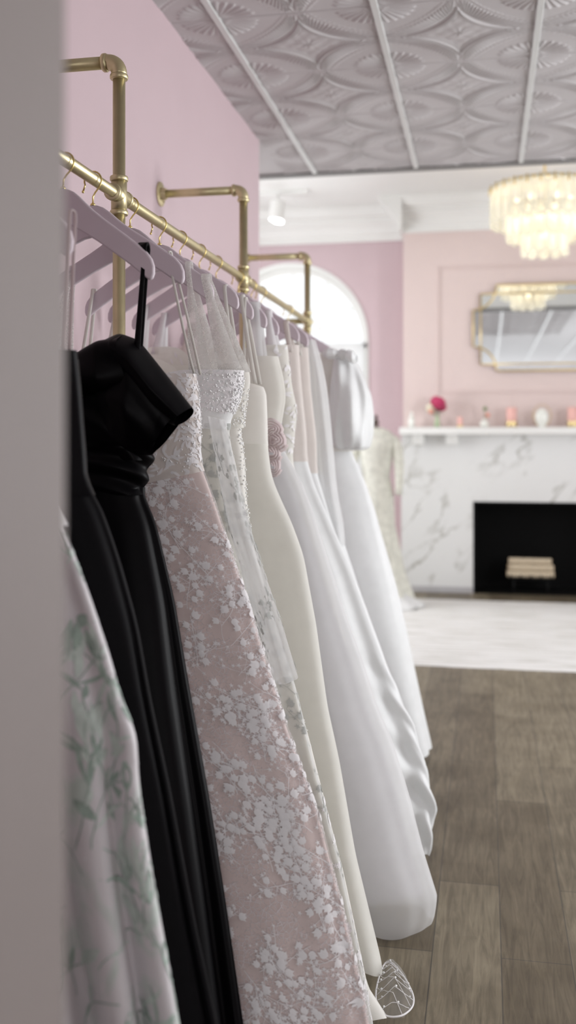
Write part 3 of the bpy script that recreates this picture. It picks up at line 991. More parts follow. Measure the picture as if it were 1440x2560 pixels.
for i, y in enumerate(PY):
    MB().tube([(RX, y, 0.0), (RX, y, AZ - .03)], .0155, 20).build('post', M['brass'], rk)
    MB().tube([(RX - .03, y, AZ), (WX + .004, y, AZ)], .0155, 20).build('wall_arm', M['brass'], rk)
    el = MB()
    pts = [(RX - .034, y, AZ), (RX - .028, y, AZ)] + [(RX - .028 + .028 * math.sin(q), y, AZ - .028 + .028 * math.cos(q)) for q in [math.pi / 2 * k / 8 for k in range(9)]] + [(RX, y, AZ - .034)]
    el.tube(pts, .0195, 20)
    collar(el, (RX - .036, y, AZ), (1, 0, 0), .0225); collar(el, (RX, y, AZ - .038), (0, 0, 1), .0225)
    el.build('elbow', M['brass'], rk)
    cf = MB()
    cf.tube([(RX, y, RZ - .042), (RX, y, RZ + .042)], .0195, 20).tube([(RX, y - .042, RZ), (RX, y + .042, RZ)], .0190, 20)
    collar(cf, (RX, y, RZ + .042), (0, 0, 1), .0225); collar(cf, (RX, y, RZ - .042), (0, 0, 1), .0225)
    collar(cf, (RX, y - .042, RZ), (0, 1, 0), .0215); collar(cf, (RX, y + .042, RZ), (0, 1, 0), .0215)
    cf.build('cross_fitting', M['brass'], rk)
    fl = MB()
    fl.tube([(WX + .001, y, AZ), (WX + .006, y, AZ), (WX + .008, y, AZ)], [.046, .046, .042], 28)
    fl.tube([(WX + .008, y, AZ), (WX + .026, y, AZ)], [.024, .021], 20)
    for k in range(4):
        a = math.pi / 4 + k * math.pi / 2
        fl.tube([(WX + .007, y + .033 * math.cos(a), AZ + .033 * math.sin(a)), (WX + .011, y + .033 * math.cos(a), AZ + .033 * math.sin(a))], [.006, .004], 10)
    fl.build('wall_flange', M['brass'], rk, auto=40)
    MB().tube([(RX, y, 0.0), (RX, y, .006), (RX, y, .008), (RX, y, .028)], [.046, .046, .023, .021], 24).build('floor_flange', M['brass'], rk, auto=40)
# return arm from the rail's far end to the wall
MB().tube([(RX, PY[2], RZ - .0), (WX + .004, PY[2], RZ)], .0145, 18).build('wall_arm', M['brass'], rk)
MB().tube([(WX + .001, PY[2], RZ), (WX + .008, PY[2], RZ), (WX + .009, PY[2], RZ), (WX + .026, PY[2], RZ)], [.046, .044, .024, .021], 24).build('wall_flange', M['brass'], rk, auto=40)

# ------------------------------------------------------------------ hangers
NECK = H + 0.538
top_pts = [(0, 0), (.012, -.001), (.026, -.006), (.042, -.017), (.058, -.031), (.075, -.045), (.10, -.062), (.13, -.081), (.16, -.100), (.185, -.117), (.203, -.131), (.215, -.145), (.221, -.160)]
bot_pts = [(.222, -.176), (.219, -.186), (.212, -.189), (.20, -.181), (.17, -.160), (.13, -.135), (.09, -.111), (.05, -.090), (.02, -.077), (0, -.073)]
half = top_pts + bot_pts
outline = [(x, z) for x, z in half] + [(-x, z) for x, z in reversed(half[1:-1])]


def hang_z(ax):
    return NECK + np.interp(ax, [p[0] for p in top_pts], [p[1] for p in top_pts])


hang0 = empty('clothes_hanger', (RX, 0, NECK))
hb = MB().prism([(RX + x, NECK + z) for x, z in outline], -.0065, .0065)
hb.build('hanger_body', M['hanger'], hang0, smooth=True, bevel=0.0035, auto=35)
hk = MB()
pts = [(RX, 0, NECK - .01), (RX, 0, NECK + .020), (RX + .006, 0, NECK + .030), (RX + .016, 0, NECK + .042)]
cR = .0212; cZ = RZ - .005
for k in range(15):
    a = R(-25 + 250 * k / 14 * 0.92)
    pts.append((RX + cR * math.cos(a), 0, cZ + cR * math.sin(a)))
pts.append((RX - .024, 0, cZ - .022))
hk.tube(pts, .0021, 8)
hk.sphere((RX - .0245, 0, cZ - .024), .0034, 8, 6)
hk.lathe([(.006, -.001), (.006, .003), (.003, .006)], (RX, 0, NECK), 12)
hk.build('hook', M['hook'], hang0)

HANG = [
    (1.42, 'hanger of the mint brocade gown, nearest on the rail behind the wall edge'),
    (1.62, 'lavender-pink hanger holding the narrow black gown at the near end'),
    (2.0, 'lavender-pink wooden hanger holding the off-shoulder black gown, its whole right arm in view'),
    (2.154, 'lavender-pink hanger directly behind the one with the off-shoulder black gown, holding the blush lace gown'),
    (2.40, 'lavender-pink hanger holding the white beaded gown with wide lace straps'),
    (2.625, 'lavender-pink hanger holding the slim ivory gown with a sequin edge'),
    (2.816, 'lavender-pink hanger holding the plain cream V-neck gown'),
    (3.02, 'lavender-pink hanger holding the lilac-white ball gown with rosettes'),
    (3.22, 'lavender-pink hanger at the middle post holding the slim lace-bodice gown'),
    (3.52, 'lavender-pink hanger just past the middle post holding the wrinkled white satin gown'),
    (3.72, 'lavender-pink hanger holding the plain white column gown'),
    (3.90, 'lavender-pink hanger holding the gown with long sheer tulle sleeves'),
    (4.45, 'lavender-pink hanger at the far end holding the puff-sleeve bow gown'),
]
for i, (y, lab) in enumerate(HANG):
    if i == 0:
        h_ = hang0
    else:
        h_ = hang0.copy(); COL.objects.link(h_)
        for c in hang0.children:
            c2 = c.copy(); COL.objects.link(c2); c2.parent = h_
    h_.location = (RX, y, NECK)
    ry, rz = {1.62: (9, 0), 2.0: (4, -3)}.get(y, (random.uniform(-1.5, 1.5), random.uniform(-3, 3)))
    h_.rotation_euler = (0, R(ry), R(rz))
    h_.location = (RX - (RZ - NECK) * math.sin(R(ry)), y, RZ - (RZ - NECK) * math.cos(R(ry)))
    tag(h_, lab, 'hanger', 'lavender-pink wooden hangers on the gold rail')


# ------------------------------------------------------------------ cloth
class Gown:
    """a hanging garment: right outline, left outline and front / back depth against height"""

    def __init__(s, name, label, Y, edge, yf, yb, lean=0.0, hem=0.02, left=None, cat='dress', group=None, maxleft=0.295):
        s.Y = Y; s.lean = lean
        s.tz = lambda z: np.clip((1.45 - z) / 1.45, 0, 1)
        pts = []
        for (px, py) in edge:
            z = 1.0
            for _ in range(6):
                X, z = P(px, py, Y - lean * float(s.tz(z)))
            pts.append((z, X))
        pts.sort()
        z0, x0_ = pts[0]; z1, x1_ = pts[2] if len(pts) > 2 else pts[1]
        if z0 > hem:
            sl = (x0_ - x1_) / (z0 - z1)
            pts.insert(0, (hem, x0_ + sl * (hem - z0)))
        s.z = np.array([p[0] for p in pts]); s.x = np.array([p[1] for p in pts])
        s.hem = hem
        s.yfk = yf; s.ybk = yb; s.maxleft = maxleft; s.left = left
        s.root = empty(name, (RX, Y, hem), label, cat, group)

    def smooth_x(s, z):
        # slightly smoothed outline
        w = 0
        d = 0.012
        for k in (-2, -1, 0, 1, 2):
            w = w + np.interp(z + k * d, s.z, s.x)
        return w / 5

    def xr(s, z): return s.smooth_x(z)

    def xl(s, z):
        if s.left is not None:
            return np.interp(z, [p[0] for p in s.left], [p[1] for p in s.left])
        return RX - np.minimum(s.xr(z) - RX, s.maxleft)

    def yf(s, z): return np.interp(z, [p[0] for p in s.yfk], [p[1] for p in s.yfk])
    def yb(s, z): return np.interp(z, [p[0] for p in s.ybk], [p[1] for p in s.ybk])
    def yc(s, z): return s.Y - s.lean * s.tz(z)

    def surf(s, zb, zt, nt, nu, fold=None, grow=0.0, expo=2.3, hem=None, top=None, puff=None):
        th = np.linspace(0, 2 * np.pi, nu, endpoint=False)
        t = np.linspace(0, 1, nt)
        TH, T = np.meshgrid(th, t)
        ZB = zb + (hem(TH) if hem else 0)
        ZT = zt + (top(TH) if top else 0)
        Z = ZB + T * (ZT - ZB)
        xr, xl = s.xr(Z), s.xl(Z)
        cx, a = (xr + xl) / 2, (xr - xl) / 2 + grow
        ct, st = np.cos(TH), np.sin(TH)
        bx = np.sign(ct) * np.abs(ct) ** (2 / expo)
        by = np.sign(st) * np.abs(st) ** (2 / expo)
        b = np.where(st < 0, s.yf(Z), s.yb(Z)) + grow
        X = cx + a * bx; Y = s.yc(Z) + b * by
        if fold is not None:
            dd = fold(TH, Z)
            # outward direction of the flattened oval
            nxx = bx / np.maximum(a, .02); nyy = by / np.maximum(b, .02)
            ln = np.hypot(nxx, nyy) + 1e-9
            X = X + dd * nxx / ln; Y = Y + dd * nyy / ln
        return np.stack([X, Y, Z], 2)


def folds(seed, ztop, amp, ns=(9, 15, 23), ws=(1, .6, .3), sharp=1.0, start=0.0, drift=0.35):
    r_ = np.random.default_rng(seed)
    ph = r_.uniform(0, 6.28, len(ns)); dr = r_.uniform(-drift, drift, len(ns))

    def f(TH, Z):
        q = np.clip((ztop - Z) / ztop, 0, 1)
        w = 0
        tw = TH + 0.10 * np.sin(2 * TH + seed) + .05 * np.sin(3 * Z + seed)
        for n, wt, p, d_ in zip(ns, ws, ph, dr):
            c = np.cos(n * tw + p + d_ * n * (1 - q) * .25)
            c = np.sign(c) * np.abs(c) ** sharp
            w = w + wt * c
        w = w / sum(ws)
        a = start + (amp - start) * q ** 0.9
        return a * (w - 1) * 0.5
    return f


def hem_wave(seed, amp=0.012, n=(5, 9)):
    r_ = np.random.default_rng(seed); p = r_.uniform(0, 6.28, 2)
    return lambda TH: amp * (0.6 * np.cos(n[0] * TH + p[0]) + .4 * np.cos(n[1] * TH + p[1]))


def ribbon(path, w, th, m, name, parent, wdir=(1, 0, 0)):
    """flat strap along a path: width along wdir"""
    path = [np.array(p, float) for p in path]
    wd = np.array(wdir, float)
    ws = [w] * len(path) if np.isscalar(w) else w
    v = []; f = []
    for i, p in enumerate(path):
        a = path[max(0, i - 1)]; b = path[min(len(path) - 1, i + 1)]
        t_ = b - a; t_ /= np.linalg.norm(t_) + 1e-9
        n_ = np.cross(t_, wd); n_ /= np.linalg.norm(n_) + 1e-9
        for (sx_, sn) in ((-1, -1), (1, -1), (1, 1), (-1, 1)):
            v.append(p + wd * sx_ * ws[i] / 2 + n_ * sn * th / 2)
    for i in range(len(path) - 1):
        for k in range(4):
            f.append((i * 4 + k, i * 4 + (k + 1) % 4, (i + 1) * 4 + (k + 1) % 4, (i + 1) * 4 + k))
    f.append((3, 2, 1, 0)); n_ = 4 * (len(path) - 1); f.append((n_, n_ + 1, n_ + 2, n_ + 3))
    return mesh_obj(name, v, f, m, parent)


def strap(G, xb, xh, zb, m, w=.008, yf=.03, yb=.03, name='strap', th=.0015, wide=None, drop=0.0, dy=0.0):
    """a strap from the bodice up over the hanger's arm and down again"""
    zh = hang_z(abs(xh - RX)) + .004 + drop
    Y = G.Y + dy
    n = 10
    path = [(xb + (xh - xb) * (i / n) ** .9, Y - yf + (yf - .012) * (i / n), zb + (zh - .012 - zb) * i / n) for i in range(n + 1)]
    path += [(xh, Y - .0105, zh - .003), (xh, Y - .006, zh + .001), (xh, Y + .006, zh + .001), (xh, Y + .0105, zh - .003)]
    path += [(xh + (xb - xh) * (i / n) ** .9, Y + .012 + (yb - .012) * (i / n), zh - .012 + (zb - zh + .012) * i / n) for i in range(n + 1)]
    if wide is not None:
        k = len(path)
        w = [wide + (w - wide) * min(1, min(i, k - 1 - i) / 8) for i in range(k)]
    return ribbon(path, w, th, m, name, G.root)


def tubeloft(name, C, Hv, thick, m, parent, nu=48, wr=None, expo=2.2, yoff=None):
    """sleeve: ring centres C, half-height vectors Hv, half depth thick (along Y)"""
    C = np.asarray(C, float); Hv = np.asarray(Hv, float); k = len(C)
    s = np.linspace(0, 1, k); S2 = np.linspace(0, 1, 40)
    C2 = np.stack([np.interp(S2, s, C[:, i]) for i in range(3)], 1)
    H2 = np.stack([np.interp(S2, s, Hv[:, i]) for i in range(3)], 1)
    T2 = np.interp(S2, s, thick)
    for arr in (C2, H2):
        for _ in range(3):
            arr[1:-1] = .25 * arr[:-2] + .5 * arr[1:-1] + .25 * arr[2:]
    th = np.linspace(0, 2 * np.pi, nu, endpoint=False)
    ct = np.sign(np.cos(th)) * np.abs(np.cos(th)) ** (2 / expo); st = np.sign(np.sin(th)) * np.abs(np.sin(th)) ** (2 / expo)
    V = C2[:, None, :] + H2[:, None, :] * ct[None, :, None]
    dY = T2[:, None] * st[None, :]
    if wr is not None:
        w_ = wr(th[None, :], S2[:, None])
        V = V + H2[:, None, :] * (w_ * ct[None, :])[..., None]
        dY = dY * (1 + w_ * 2)
    V[..., 1] += dY
    return grid_mesh(name, V, m, parent, close_u=True), V


class Surf:
    """decals follow a lofted grid"""

    def __init__(s, V):
        s.V = V; s.nt, s.nu, _ = V.shape

    def at(s, u, t):
        u = np.mod(u, 2 * np.pi) / (2 * np.pi) * s.nu
        t = np.clip(t, 0, .9999) * (s.nt - 1)
        i = np.floor(u).astype(int); j = np.floor(t).astype(int)
        fu = (u - i)[..., None]; ft = (t - j)[..., None]
        i2 = (i + 1) % s.nu; i = i % s.nu; j2 = np.minimum(j + 1, s.nt - 1)
        V = s.V
        return (V[j, i] * (1 - fu) + V[j, i2] * fu) * (1 - ft) + (V[j2, i] * (1 - fu) + V[j2, i2] * fu) * ft

    def frame(s, u, t):
        e = 1e-2
        a = (s.at(np.array([u + e]), np.array([t])) - s.at(np.array([u - e]), np.array([t])))[0] / (2 * e)
        b = (s.at(np.array([u]), np.array([t + e * .5])) - s.at(np.array([u]), np.array([t - e * .5])))[0] / e
        n = np.cross(a, b)
        return np.linalg.norm(a) + 1e-6, np.linalg.norm(b) + 1e-6, n / (np.linalg.norm(n) + 1e-9)

    def stamp(s, mb, u, t, shape, faces, ang, lift=.0015):
        lu, lt, n = s.frame(u, t)
        ca, sa = math.cos(ang), math.sin(ang)
        sh = np.asarray(shape, float)
        x = sh[:, 0] * ca - sh[:, 1] * sa; y = sh[:, 0] * sa + sh[:, 1] * ca
        lu = max(lu, .05)
        p = s.at(u + x / lu, t + y / lt)
        lf_ = lift + (sh[:, 2] if sh.shape[1] > 2 else 0)
        p = p + n[None, :] * np.reshape(lf_, (-1, 1))
        mb.add(p, faces)

    def line(s, mb, pts, w, lift=.0012):
        """thin ribbon through (u, t) points"""
        pts = np.asarray(pts, float)
        p = s.at(pts[:, 0], pts[:, 1])
        n = np.array([s.frame(*q)[2] for q in pts])
        tg = np.gradient(p, axis=0); tg /= np.linalg.norm(tg, axis=1)[:, None] + 1e-9
        sd = np.cross(n, tg)
        a = p + sd * w / 2 + n * lift; b = p - sd * w / 2 + n * lift
        v = np.concatenate([a, b]); k = len(p)
        mb.add(v, [(i, i + 1, i + 1 + k, i + k) for i in range(k - 1)])


def bud_shape(sz):
    o = [(0, 0), (.32, .06), (.48, .30), (.46, .62), (.50, .98), (.24, .80), (0, 1.05), (-.24, .80), (-.50, .98), (-.46, .62), (-.48, .30), (-.32, .06)]
    v = [(x * sz, y * sz, .0008 * (1 - abs(x)) if 0 < y < .9 else .0004) for x, y in o]
    v.append((0, .5 * sz, .0012))
    c = len(o)
    return v, [(i, (i + 1) % c, c) for i in range(c)]


def star_shape(sz, n=5):
    v = [(0, 0, .001)]
    for i in range(2 * n):
        r_ = sz * (.5 if i % 2 == 0 else .17)
        v.append((r_ * math.cos(math.pi * i / n), r_ * math.sin(math.pi * i / n), .0004))
    return v, [(0, 1 + i, 1 + (i + 1) % (2 * n)) for i in range(2 * n)]


def leaf_shape(ln, w, bend=.2):
    v = []; k = 7
    for i in range(k):
        q = i / (k - 1); ww = w * math.sin(math.pi * (q * .96 + .02)) ** .8 / 2
        xo = bend * ln * (q - q * q)
        v += [(xo - ww, q * ln, .0004), (xo + ww, q * ln, .0004)]
    return v, [(2 * i, 2 * i + 1, 2 * i + 3, 2 * i + 2) for i in range(k - 1)]


def lace(G, V, part, m, nv, u_rng, t_rng, bud=.017, seed=1, flowers=True, vine_len=14, parent=None, stars=3, lw=.0011):
    r_ = random.Random(seed); sf = Surf(V); mb = MB()
    uu_ = np.linspace(u_rng[0], u_rng[1], 200)
    dens = np.array([sf.frame(q, .35)[0] for q in uu_]); cum = np.cumsum(dens); cum = cum / cum[-1]

    seen = []

    def pick():
        return float(np.interp(r_.random(), cum, uu_))

    for k in range(nv):
        best = None
        for _ in range(8):
            uc = pick(); tc_ = t_rng[0] + (t_rng[1] - t_rng[0]) * r_.random()
            pc = sf.at(np.array([uc]), np.array([tc_]))[0]
            dmin = min((float(np.sum((pc - q) ** 2)) for q in seen), default=1e9)
            if best is None or dmin > best[0]: best = (dmin, uc, tc_, pc)
        _, u, t, pc = best; seen.append(pc)
        ang = r_.uniform(-1.0, 1.0) + (0 if r_.random() < .5 else math.pi)
        cur = r_.uniform(-.10, .10)
        pts = [(u, t)]
        for q in range(vine_len):
            lu, lt, _ = sf.frame(u, t)
            lu = max(lu, .05)
            st_ = bud * .62
            u += -math.sin(ang) * st_ / lu; t += math.cos(ang) * st_ / lt
            if not (0.01 < t < .99): break
            pts.append((u, t)); ang += cur + r_.uniform(-.12, .12)
            if q % 2 == 1:
                sd = 1 if (q // 2) % 2 else -1
                a2 = ang + sd * r_.uniform(.7, 1.25)
                du = -math.sin(a2) * bud * .55 / lu; dt = math.cos(a2) * bud * .55 / lt
                sf.line(mb, [(u, t), (u + du, t + dt)], lw)
                v, f = bud_shape(bud * r_.uniform(.8, 1.15))
                sf.stamp(mb, u + du, t + dt, v, f, a2 + r_.uniform(-.5, .5), .0018)
            if flowers and r_.random() < .5:
                for _ in range(stars):
                    a3 = r_.uniform(0, 6.28); rr3 = r_.uniform(.8, 2.2) * bud
                    uu = u + math.cos(a3) * rr3 / lu; tt = t + math.sin(a3) * rr3 / lt
                    if 0.01 < tt < .99:
                        v, f = star_shape(bud * r_.uniform(.55, .85), 5)
                        sf.stamp(mb, uu, tt, v, f, r_.uniform(0, 6), .0014)
                        if r_.random() < .6:
                            sf.line(mb, [(u, t), ((u + uu) / 2 + .3 * bud / lu * r_.uniform(-1, 1), (t + tt) / 2), (uu, tt)], lw * .8)
        if len(pts) > 2:
            sf.line(mb, pts, lw * 1.2)
    o = mb.build(part, m, parent or G.root)
    o['kind'] = 'stuff'
    return o


def beads(V, name, parent, n, u_rng, t_rng, seed, r0=.0014, r1=.0028, m=None, lift=.002):
    rr = random.Random(seed); sf = Surf(V); mb = MB()
    for _ in range(n):
        u = rr.uniform(*u_rng); t = rr.uniform(*t_rng)
        p = sf.at(np.array([u]), np.array([t]))[0]; nn = sf.frame(u, t)[2]
        mb.sphere(p + nn * lift, rr.uniform(r0, r1), 6, 4)
    o = mb.build(name, m or M['bead'], parent); o['kind'] = 'stuff'
    return o


FRONT = (-2.6, 0.7)     # the side of a garment that faces the room and the camera
HP = math.pi / 2


def sweetheart(depth, side=0.0):
    """top edge: dips in the middle of front and back, optional drop at the sides"""
    return lambda TH: -depth * np.exp(-((np.mod(TH + HP + np.pi, 2 * np.pi) - np.pi) / .28) ** 2) - side * np.abs(np.cos(TH)) ** 6 - .3 * depth * (np.sin(TH) > 0)


GG = 'gowns hanging on the gold rail'
# ---- 1 mint brocade gown -------------------------------------------------------
G = Gown('brocade_gown', 'pale mint-flowered white brocade gown nearest the camera, lower left', 1.42,
         [(60, 950), (90, 1060), (110, 1180), (165, 1310), (200, 1400), (235, 1490), (290, 1650), (318, 1755), (350, 1815), (357, 1850), (356, 1900), (368, 2000), (400, 2190), (440, 2400), (470, 2560)],
         [(0, .17), (.8, .12), (1.25, .06), (1.6, .045)], [(0, .09), (1.25, .05), (1.6, .04)], 0.0, group=GG)
zw = 1.30


def fold_mint(TH, Z):
    q = np.clip((zw - Z) / zw, 0, 1)
    c = np.cos(7 * TH + 1.0 + .8 * q) * .6 + np.cos(13 * TH + 2.2 - .5 * q) * .4
    c = np.sign(c) * np.abs(c) ** .8
    d = -0.5 * (1 - c) * (.012 + .055 * q)
    # two deep creases towards the room
    for u0, wd, dp in ((-.95, .10, .075), (-1.45, .08, .06), (-.5, .09, .05), (-2.0, .12, .05)):
        d = d - dp * np.clip(q * 2 - .3, 0, 1) * np.exp(-((TH - 2 * np.pi - u0 - .12 * q) / wd) ** 2)
    return d


V = G.surf(G.hem, zw, 110, 240, fold_mint, hem=hem_wave(1))
sk = grid_mesh('skirt', V, M['brocade'], G.root, True)
sf = Surf(V); rr = random.Random(5); mb = MB(); mb2 = MB()
for k in range(135):
    u = rr.uniform(-2.4, .6); t = rr.uniform(.02, .97)
    a0 = rr.uniform(-.9, .5)
    pts = [(u, t)]; uu, tt, aa = u, t, a0
    for q in range(9):
        lu, lt, _ = sf.frame(uu, tt); lu = max(lu, .05)
        uu += -math.sin(aa) * .014 / lu; tt += math.cos(aa) * .014 / lt; aa += rr.uniform(-.1, .35) * (1 if k % 2 else -1)
        if not 0.01 < tt < .99: break
        pts.append((uu, tt))
    if len(pts) > 3: sf.line(mb, pts, .0022, .001)
    for q in range(rr.randint(2, 5)):
        (uu, tt) = pts[rr.randrange(len(pts))]
        v, f = leaf_shape(rr.uniform(.025, .075), rr.uniform(.006, .018), rr.uniform(-.5, .5))
        sf.stamp(mb if rr.random() < .45 else mb2, uu, tt, v, f, a0 + rr.uniform(-.9, .9), .0008)
o = mb.build('embroidery', M['mint'], sk); o['kind'] = 'stuff'; o['label'] = 'grey-mint embroidered leaves'
o = mb2.build('embroidery', M['mint_pale'], sk); o['kind'] = 'stuff'; o['label'] = 'pale mint embroidered leaves'
beads(V, 'bead', sk, 260, (-2.4, .6), (.02, .98), 3, .0006, .0013, lift=.001)
V = G.surf(zw - .01, 1.60, 40, 120, None, .002, top=sweetheart(.06))
grid_mesh('bodice', V, M['brocade'], G.root, True)
for sx_ in (-1, 1): strap(G, RX + sx_ * .13, RX + sx_ * .15, 1.585, M['brocade'], .02)

# ---- 2 narrow black gown -------------------------------------------------------
G = Gown('black_gown', 'narrow black gown with thin straps, half hidden by the near wall edge', 1.62,
         [(188, 880), (198, 960), (206, 1060), (214, 1160), (216, 1215), (240, 1240), (262, 1290), (300, 1400), (345, 1560), (380, 1750), (430, 1980), (490, 2300), (545, 2560)],
         [(0, .06), (1.2, .05), (1.35, .045), (1.7, .04)], [(0, .08), (1.2, .06), (1.35, .045), (1.7, .04)], 0.0, group=GG)
zw = 1.337
V = G.surf(G.hem, zw, 100, 200, folds(21, zw, .045, (7, 12, 19), (1, .5, .2), .9, .006), hem=hem_wave(2))
grid_mesh('skirt', V, M['black_matte'], G.root, True)
V = G.surf(zw - .012, 1.575, 50, 140, folds(22, 1.7, .01, (14, 23), (1, .5)), .003, top=sweetheart(.05))
grid_mesh('bodice', V, M['black_satin'], G.root, True)
for sx_ in (-1, 1): strap(G, RX + sx_ * .172, RX + sx_ * .182, 1.57, M['rosette'], .006, name='ribbon_loop', drop=-.030 * sx_, yf=.015, yb=.01)

# ---- 3 off-shoulder black gown ---------------------------------------------------
G = Gown('black_gown', 'black satin off-shoulder gown with a wide folded sleeve cuff', 2.036,
         [(330, 870), (352, 900), (372, 980), (382, 1080), (383, 1150), (378, 1175), (356, 1222), (368, 1255), (390, 1300), (440, 1500), (475, 1700), (492, 1790), (530, 2000), (570, 2250), (615, 2560)],
         [(0, .12), (.9, .09), (1.32, .055), (1.45, .075), (1.7, .06)], [(0, .035), (.9, .04), (1.32, .04), (1.7, .04)], 0.19, group=GG)
zw = P(356, 1224, 2.02)[1]
zwb = P(356, 1150, 2.03)[1]
V = G.surf(G.hem, zw + .005, 110, 220, folds(31, zw, .05, (6, 11, 17), (1, .5, .2), .9, .008), hem=hem_wave(3))
grid_mesh('skirt', V, M['black_satin'], G.root, True)
V = G.surf(zw - .01, zwb + .03, 40, 160, lambda TH, Z: -.006 * (1 - np.cos(140 * Z + 2.5 * np.sin(TH) + 1.5 * np.cos(2 * TH))), .004)
grid_mesh('waistband', V, M['black_satin'], G.root, True)
ztop = P(300, 880, 2.0)[1]
V = G.surf(zwb, ztop, 60, 160, lambda TH, Z: -.008 * (1 - np.cos(60 * Z + 4 * np.sin(TH) + 3 * np.cos(2 * TH))), .004, top=lambda TH: .02 * np.cos(TH - .4))
grid_mesh('bodice', V, M['black_satin'], G.root, True)


def p3(px, py, y): X, Z = P(px, py, y); return np.array((X, y, Z))


def seg(a, b, y):
    A, B = p3(*a, y), p3(*b, y)
    return (A + B) / 2, (A - B) / 2


yq = 2.0
# sleeve: from the shoulder out to the open cuff
rings = [((258, 862), (250, 1090)), ((300, 842), (290, 1120)), ((345, 862), (330, 1135)), ((400, 925), (360, 1138)), ((445, 978), (372, 1137)), ((470, 1008), (377, 1137))]
C, Hh = zip(*[seg(a, b, yq) for a, b in rings])
sl, VS = tubeloft('sleeve', C, Hh, [.03, .055, .065, .055, .045, .042], M['black_satin'], G.root, expo=1.7,
                  wr=lambda th, s_: .035 * np.sin(7 * th + 5 * s_) * (1 - s_ * .4))
rings = [((258, 852), (262, 905)), ((298, 833), (306, 925)), ((345, 850), (352, 975)), ((400, 918), (394, 1040)), ((445, 974), (428, 1062)), ((481, 1020), (440, 1064))]
C, Hh = zip(*[seg(a, b, yq - .005) for a, b in rings])
tubeloft('folded_cuff', C, Hh, [.045, .07, .07, .06, .05, .045], M['black_satin'], G.root, expo=1.6, wr=lambda th, s_: .02 * np.sin(5 * th + 3 * s_))
rings = [((225, 905), (225, 960)), ((250, 862), (262, 930)), ((300, 838), (310, 930))]
C, Hh = zip(*[seg(a, b, yq - .03) for a, b in rings])
rings2 = [((130, 900), (135, 985)), ((190, 890), (200, 990)), ((255, 852), (270, 985)), ((305, 838), (330, 960))]
C, Hh = zip(*[seg(a, b, yq - .02) for a, b in rings2])
tubeloft('neck_fold', C, Hh, [.05, .055, .06, .05], M['black_satin'], G.root, wr=lambda th, s_: .05 * np.sin(4 * th + 6 * s_))
# its strap over the hanger
xh, zh_ = P(366, 640, 2.0)
drp = -math.sin(R(4)) * (xh - RX)
xs, zs_ = P(352, 868, 2.0)
strap(G, xs, xh, zs_ - .03, M['black_satin'], .009, .03, -.012, 'strap', .002, .014, drop=drp, dy=-.036)
strap(G, RX - .16, 2 * RX - xh, zs_ - .03, M['black_satin'], .009, .03, -.012, 'strap', .002, .014, drop=-drp, dy=-.036)
yl = G.Y - .036; zl = hang_z(abs(xh - RX)) + drp
ribbon([(xh - .008, yl - .011, zl - .030), (xh - .008, yl - .0095, zl - .004), (xh - .006, yl, zl + .006), (xh - .006, yl + .0095, zl - .004)],
       .022, .003, M['black_satin'], 'strap_loop', G.root)

# ---- 4 blush lace gown -------------------------------------------------------------
G = Gown('blush_lace_gown', 'blush pink gown covered in white bell-flower lace with a beaded bodice', 2.154,
         [(484, 925), (492, 1000), (497, 1080), (494, 1150), (507, 1178), (530, 1240), (560, 1330), (590, 1420), (620, 1510), (660, 1640), (720, 1830), (800, 2050), (852, 2250), (908, 2480), (928, 2580)],
         [(0, .075), (.9, .06), (1.35, .045), (1.5, .05), (1.7, .045)], [(0, .07), (1.35, .045), (1.7, .05)], 0.16, group=GG)
zw = P(494, 1178, 2.13)[1]
V = G.surf(G.hem, zw, 130, 240, folds(41, zw, .032, (6, 10, 16), (1, .5, .2), .9, .004), hem=hem_wave(4))
grid_mesh('underskirt', V, M['blush'], G.root, True)
V2 = G.surf(G.hem + .005, zw + .004, 130, 240, folds(41, zw, .032, (6, 10, 16), (1, .5, .2), .9, .004), .004, hem=hem_wave(4))
osk = grid_mesh('sheer_overskirt', V2, M['organza'], G.root, True)
lace(G, V2, 'lace_applique', M['lace'], 320, (-2.7, .75), (.01, .99), .0165, 11, parent=osk, vine_len=11)
V = G.surf(zw - .05, P(484, 935, 2.15)[1], 60, 160, folds(42, 1.8, .006, (14, 23), (1, .5)), .005, top=sweetheart(.07, .0), hem=lambda TH: .05 * np.abs(np.sin(TH + HP)) ** 1)
bod = grid_mesh('bodice', V, M['nude'], G.root, True)
sf = Surf(V); rr = random.Random(8); mb = MB()
for k in range(520):
    v, f = leaf_shape(rr.uniform(.012, .026), rr.uniform(.004, .009), rr.uniform(-.4, .4))
    sf.stamp(mb, rr.uniform(-2.6, .6), rr.uniform(.02, .97), v, f, rr.uniform(-3, 3), .0008 + .0008 * rr.random())
o = mb.build('lace_applique', M['lace'], bod); o['kind'] = 'stuff'
beads(V, 'bead', bod, 420, (-2.6, .6), (.03, .97), 12, .0010, .0019)
xs, zs_ = P(492, 935, 2.15)
for sx_ in (-1, 1):
    strap(G, RX + sx_ * (xs - RX), RX + sx_ * .185, zs_, M['ivory'], .006, .025, .025)

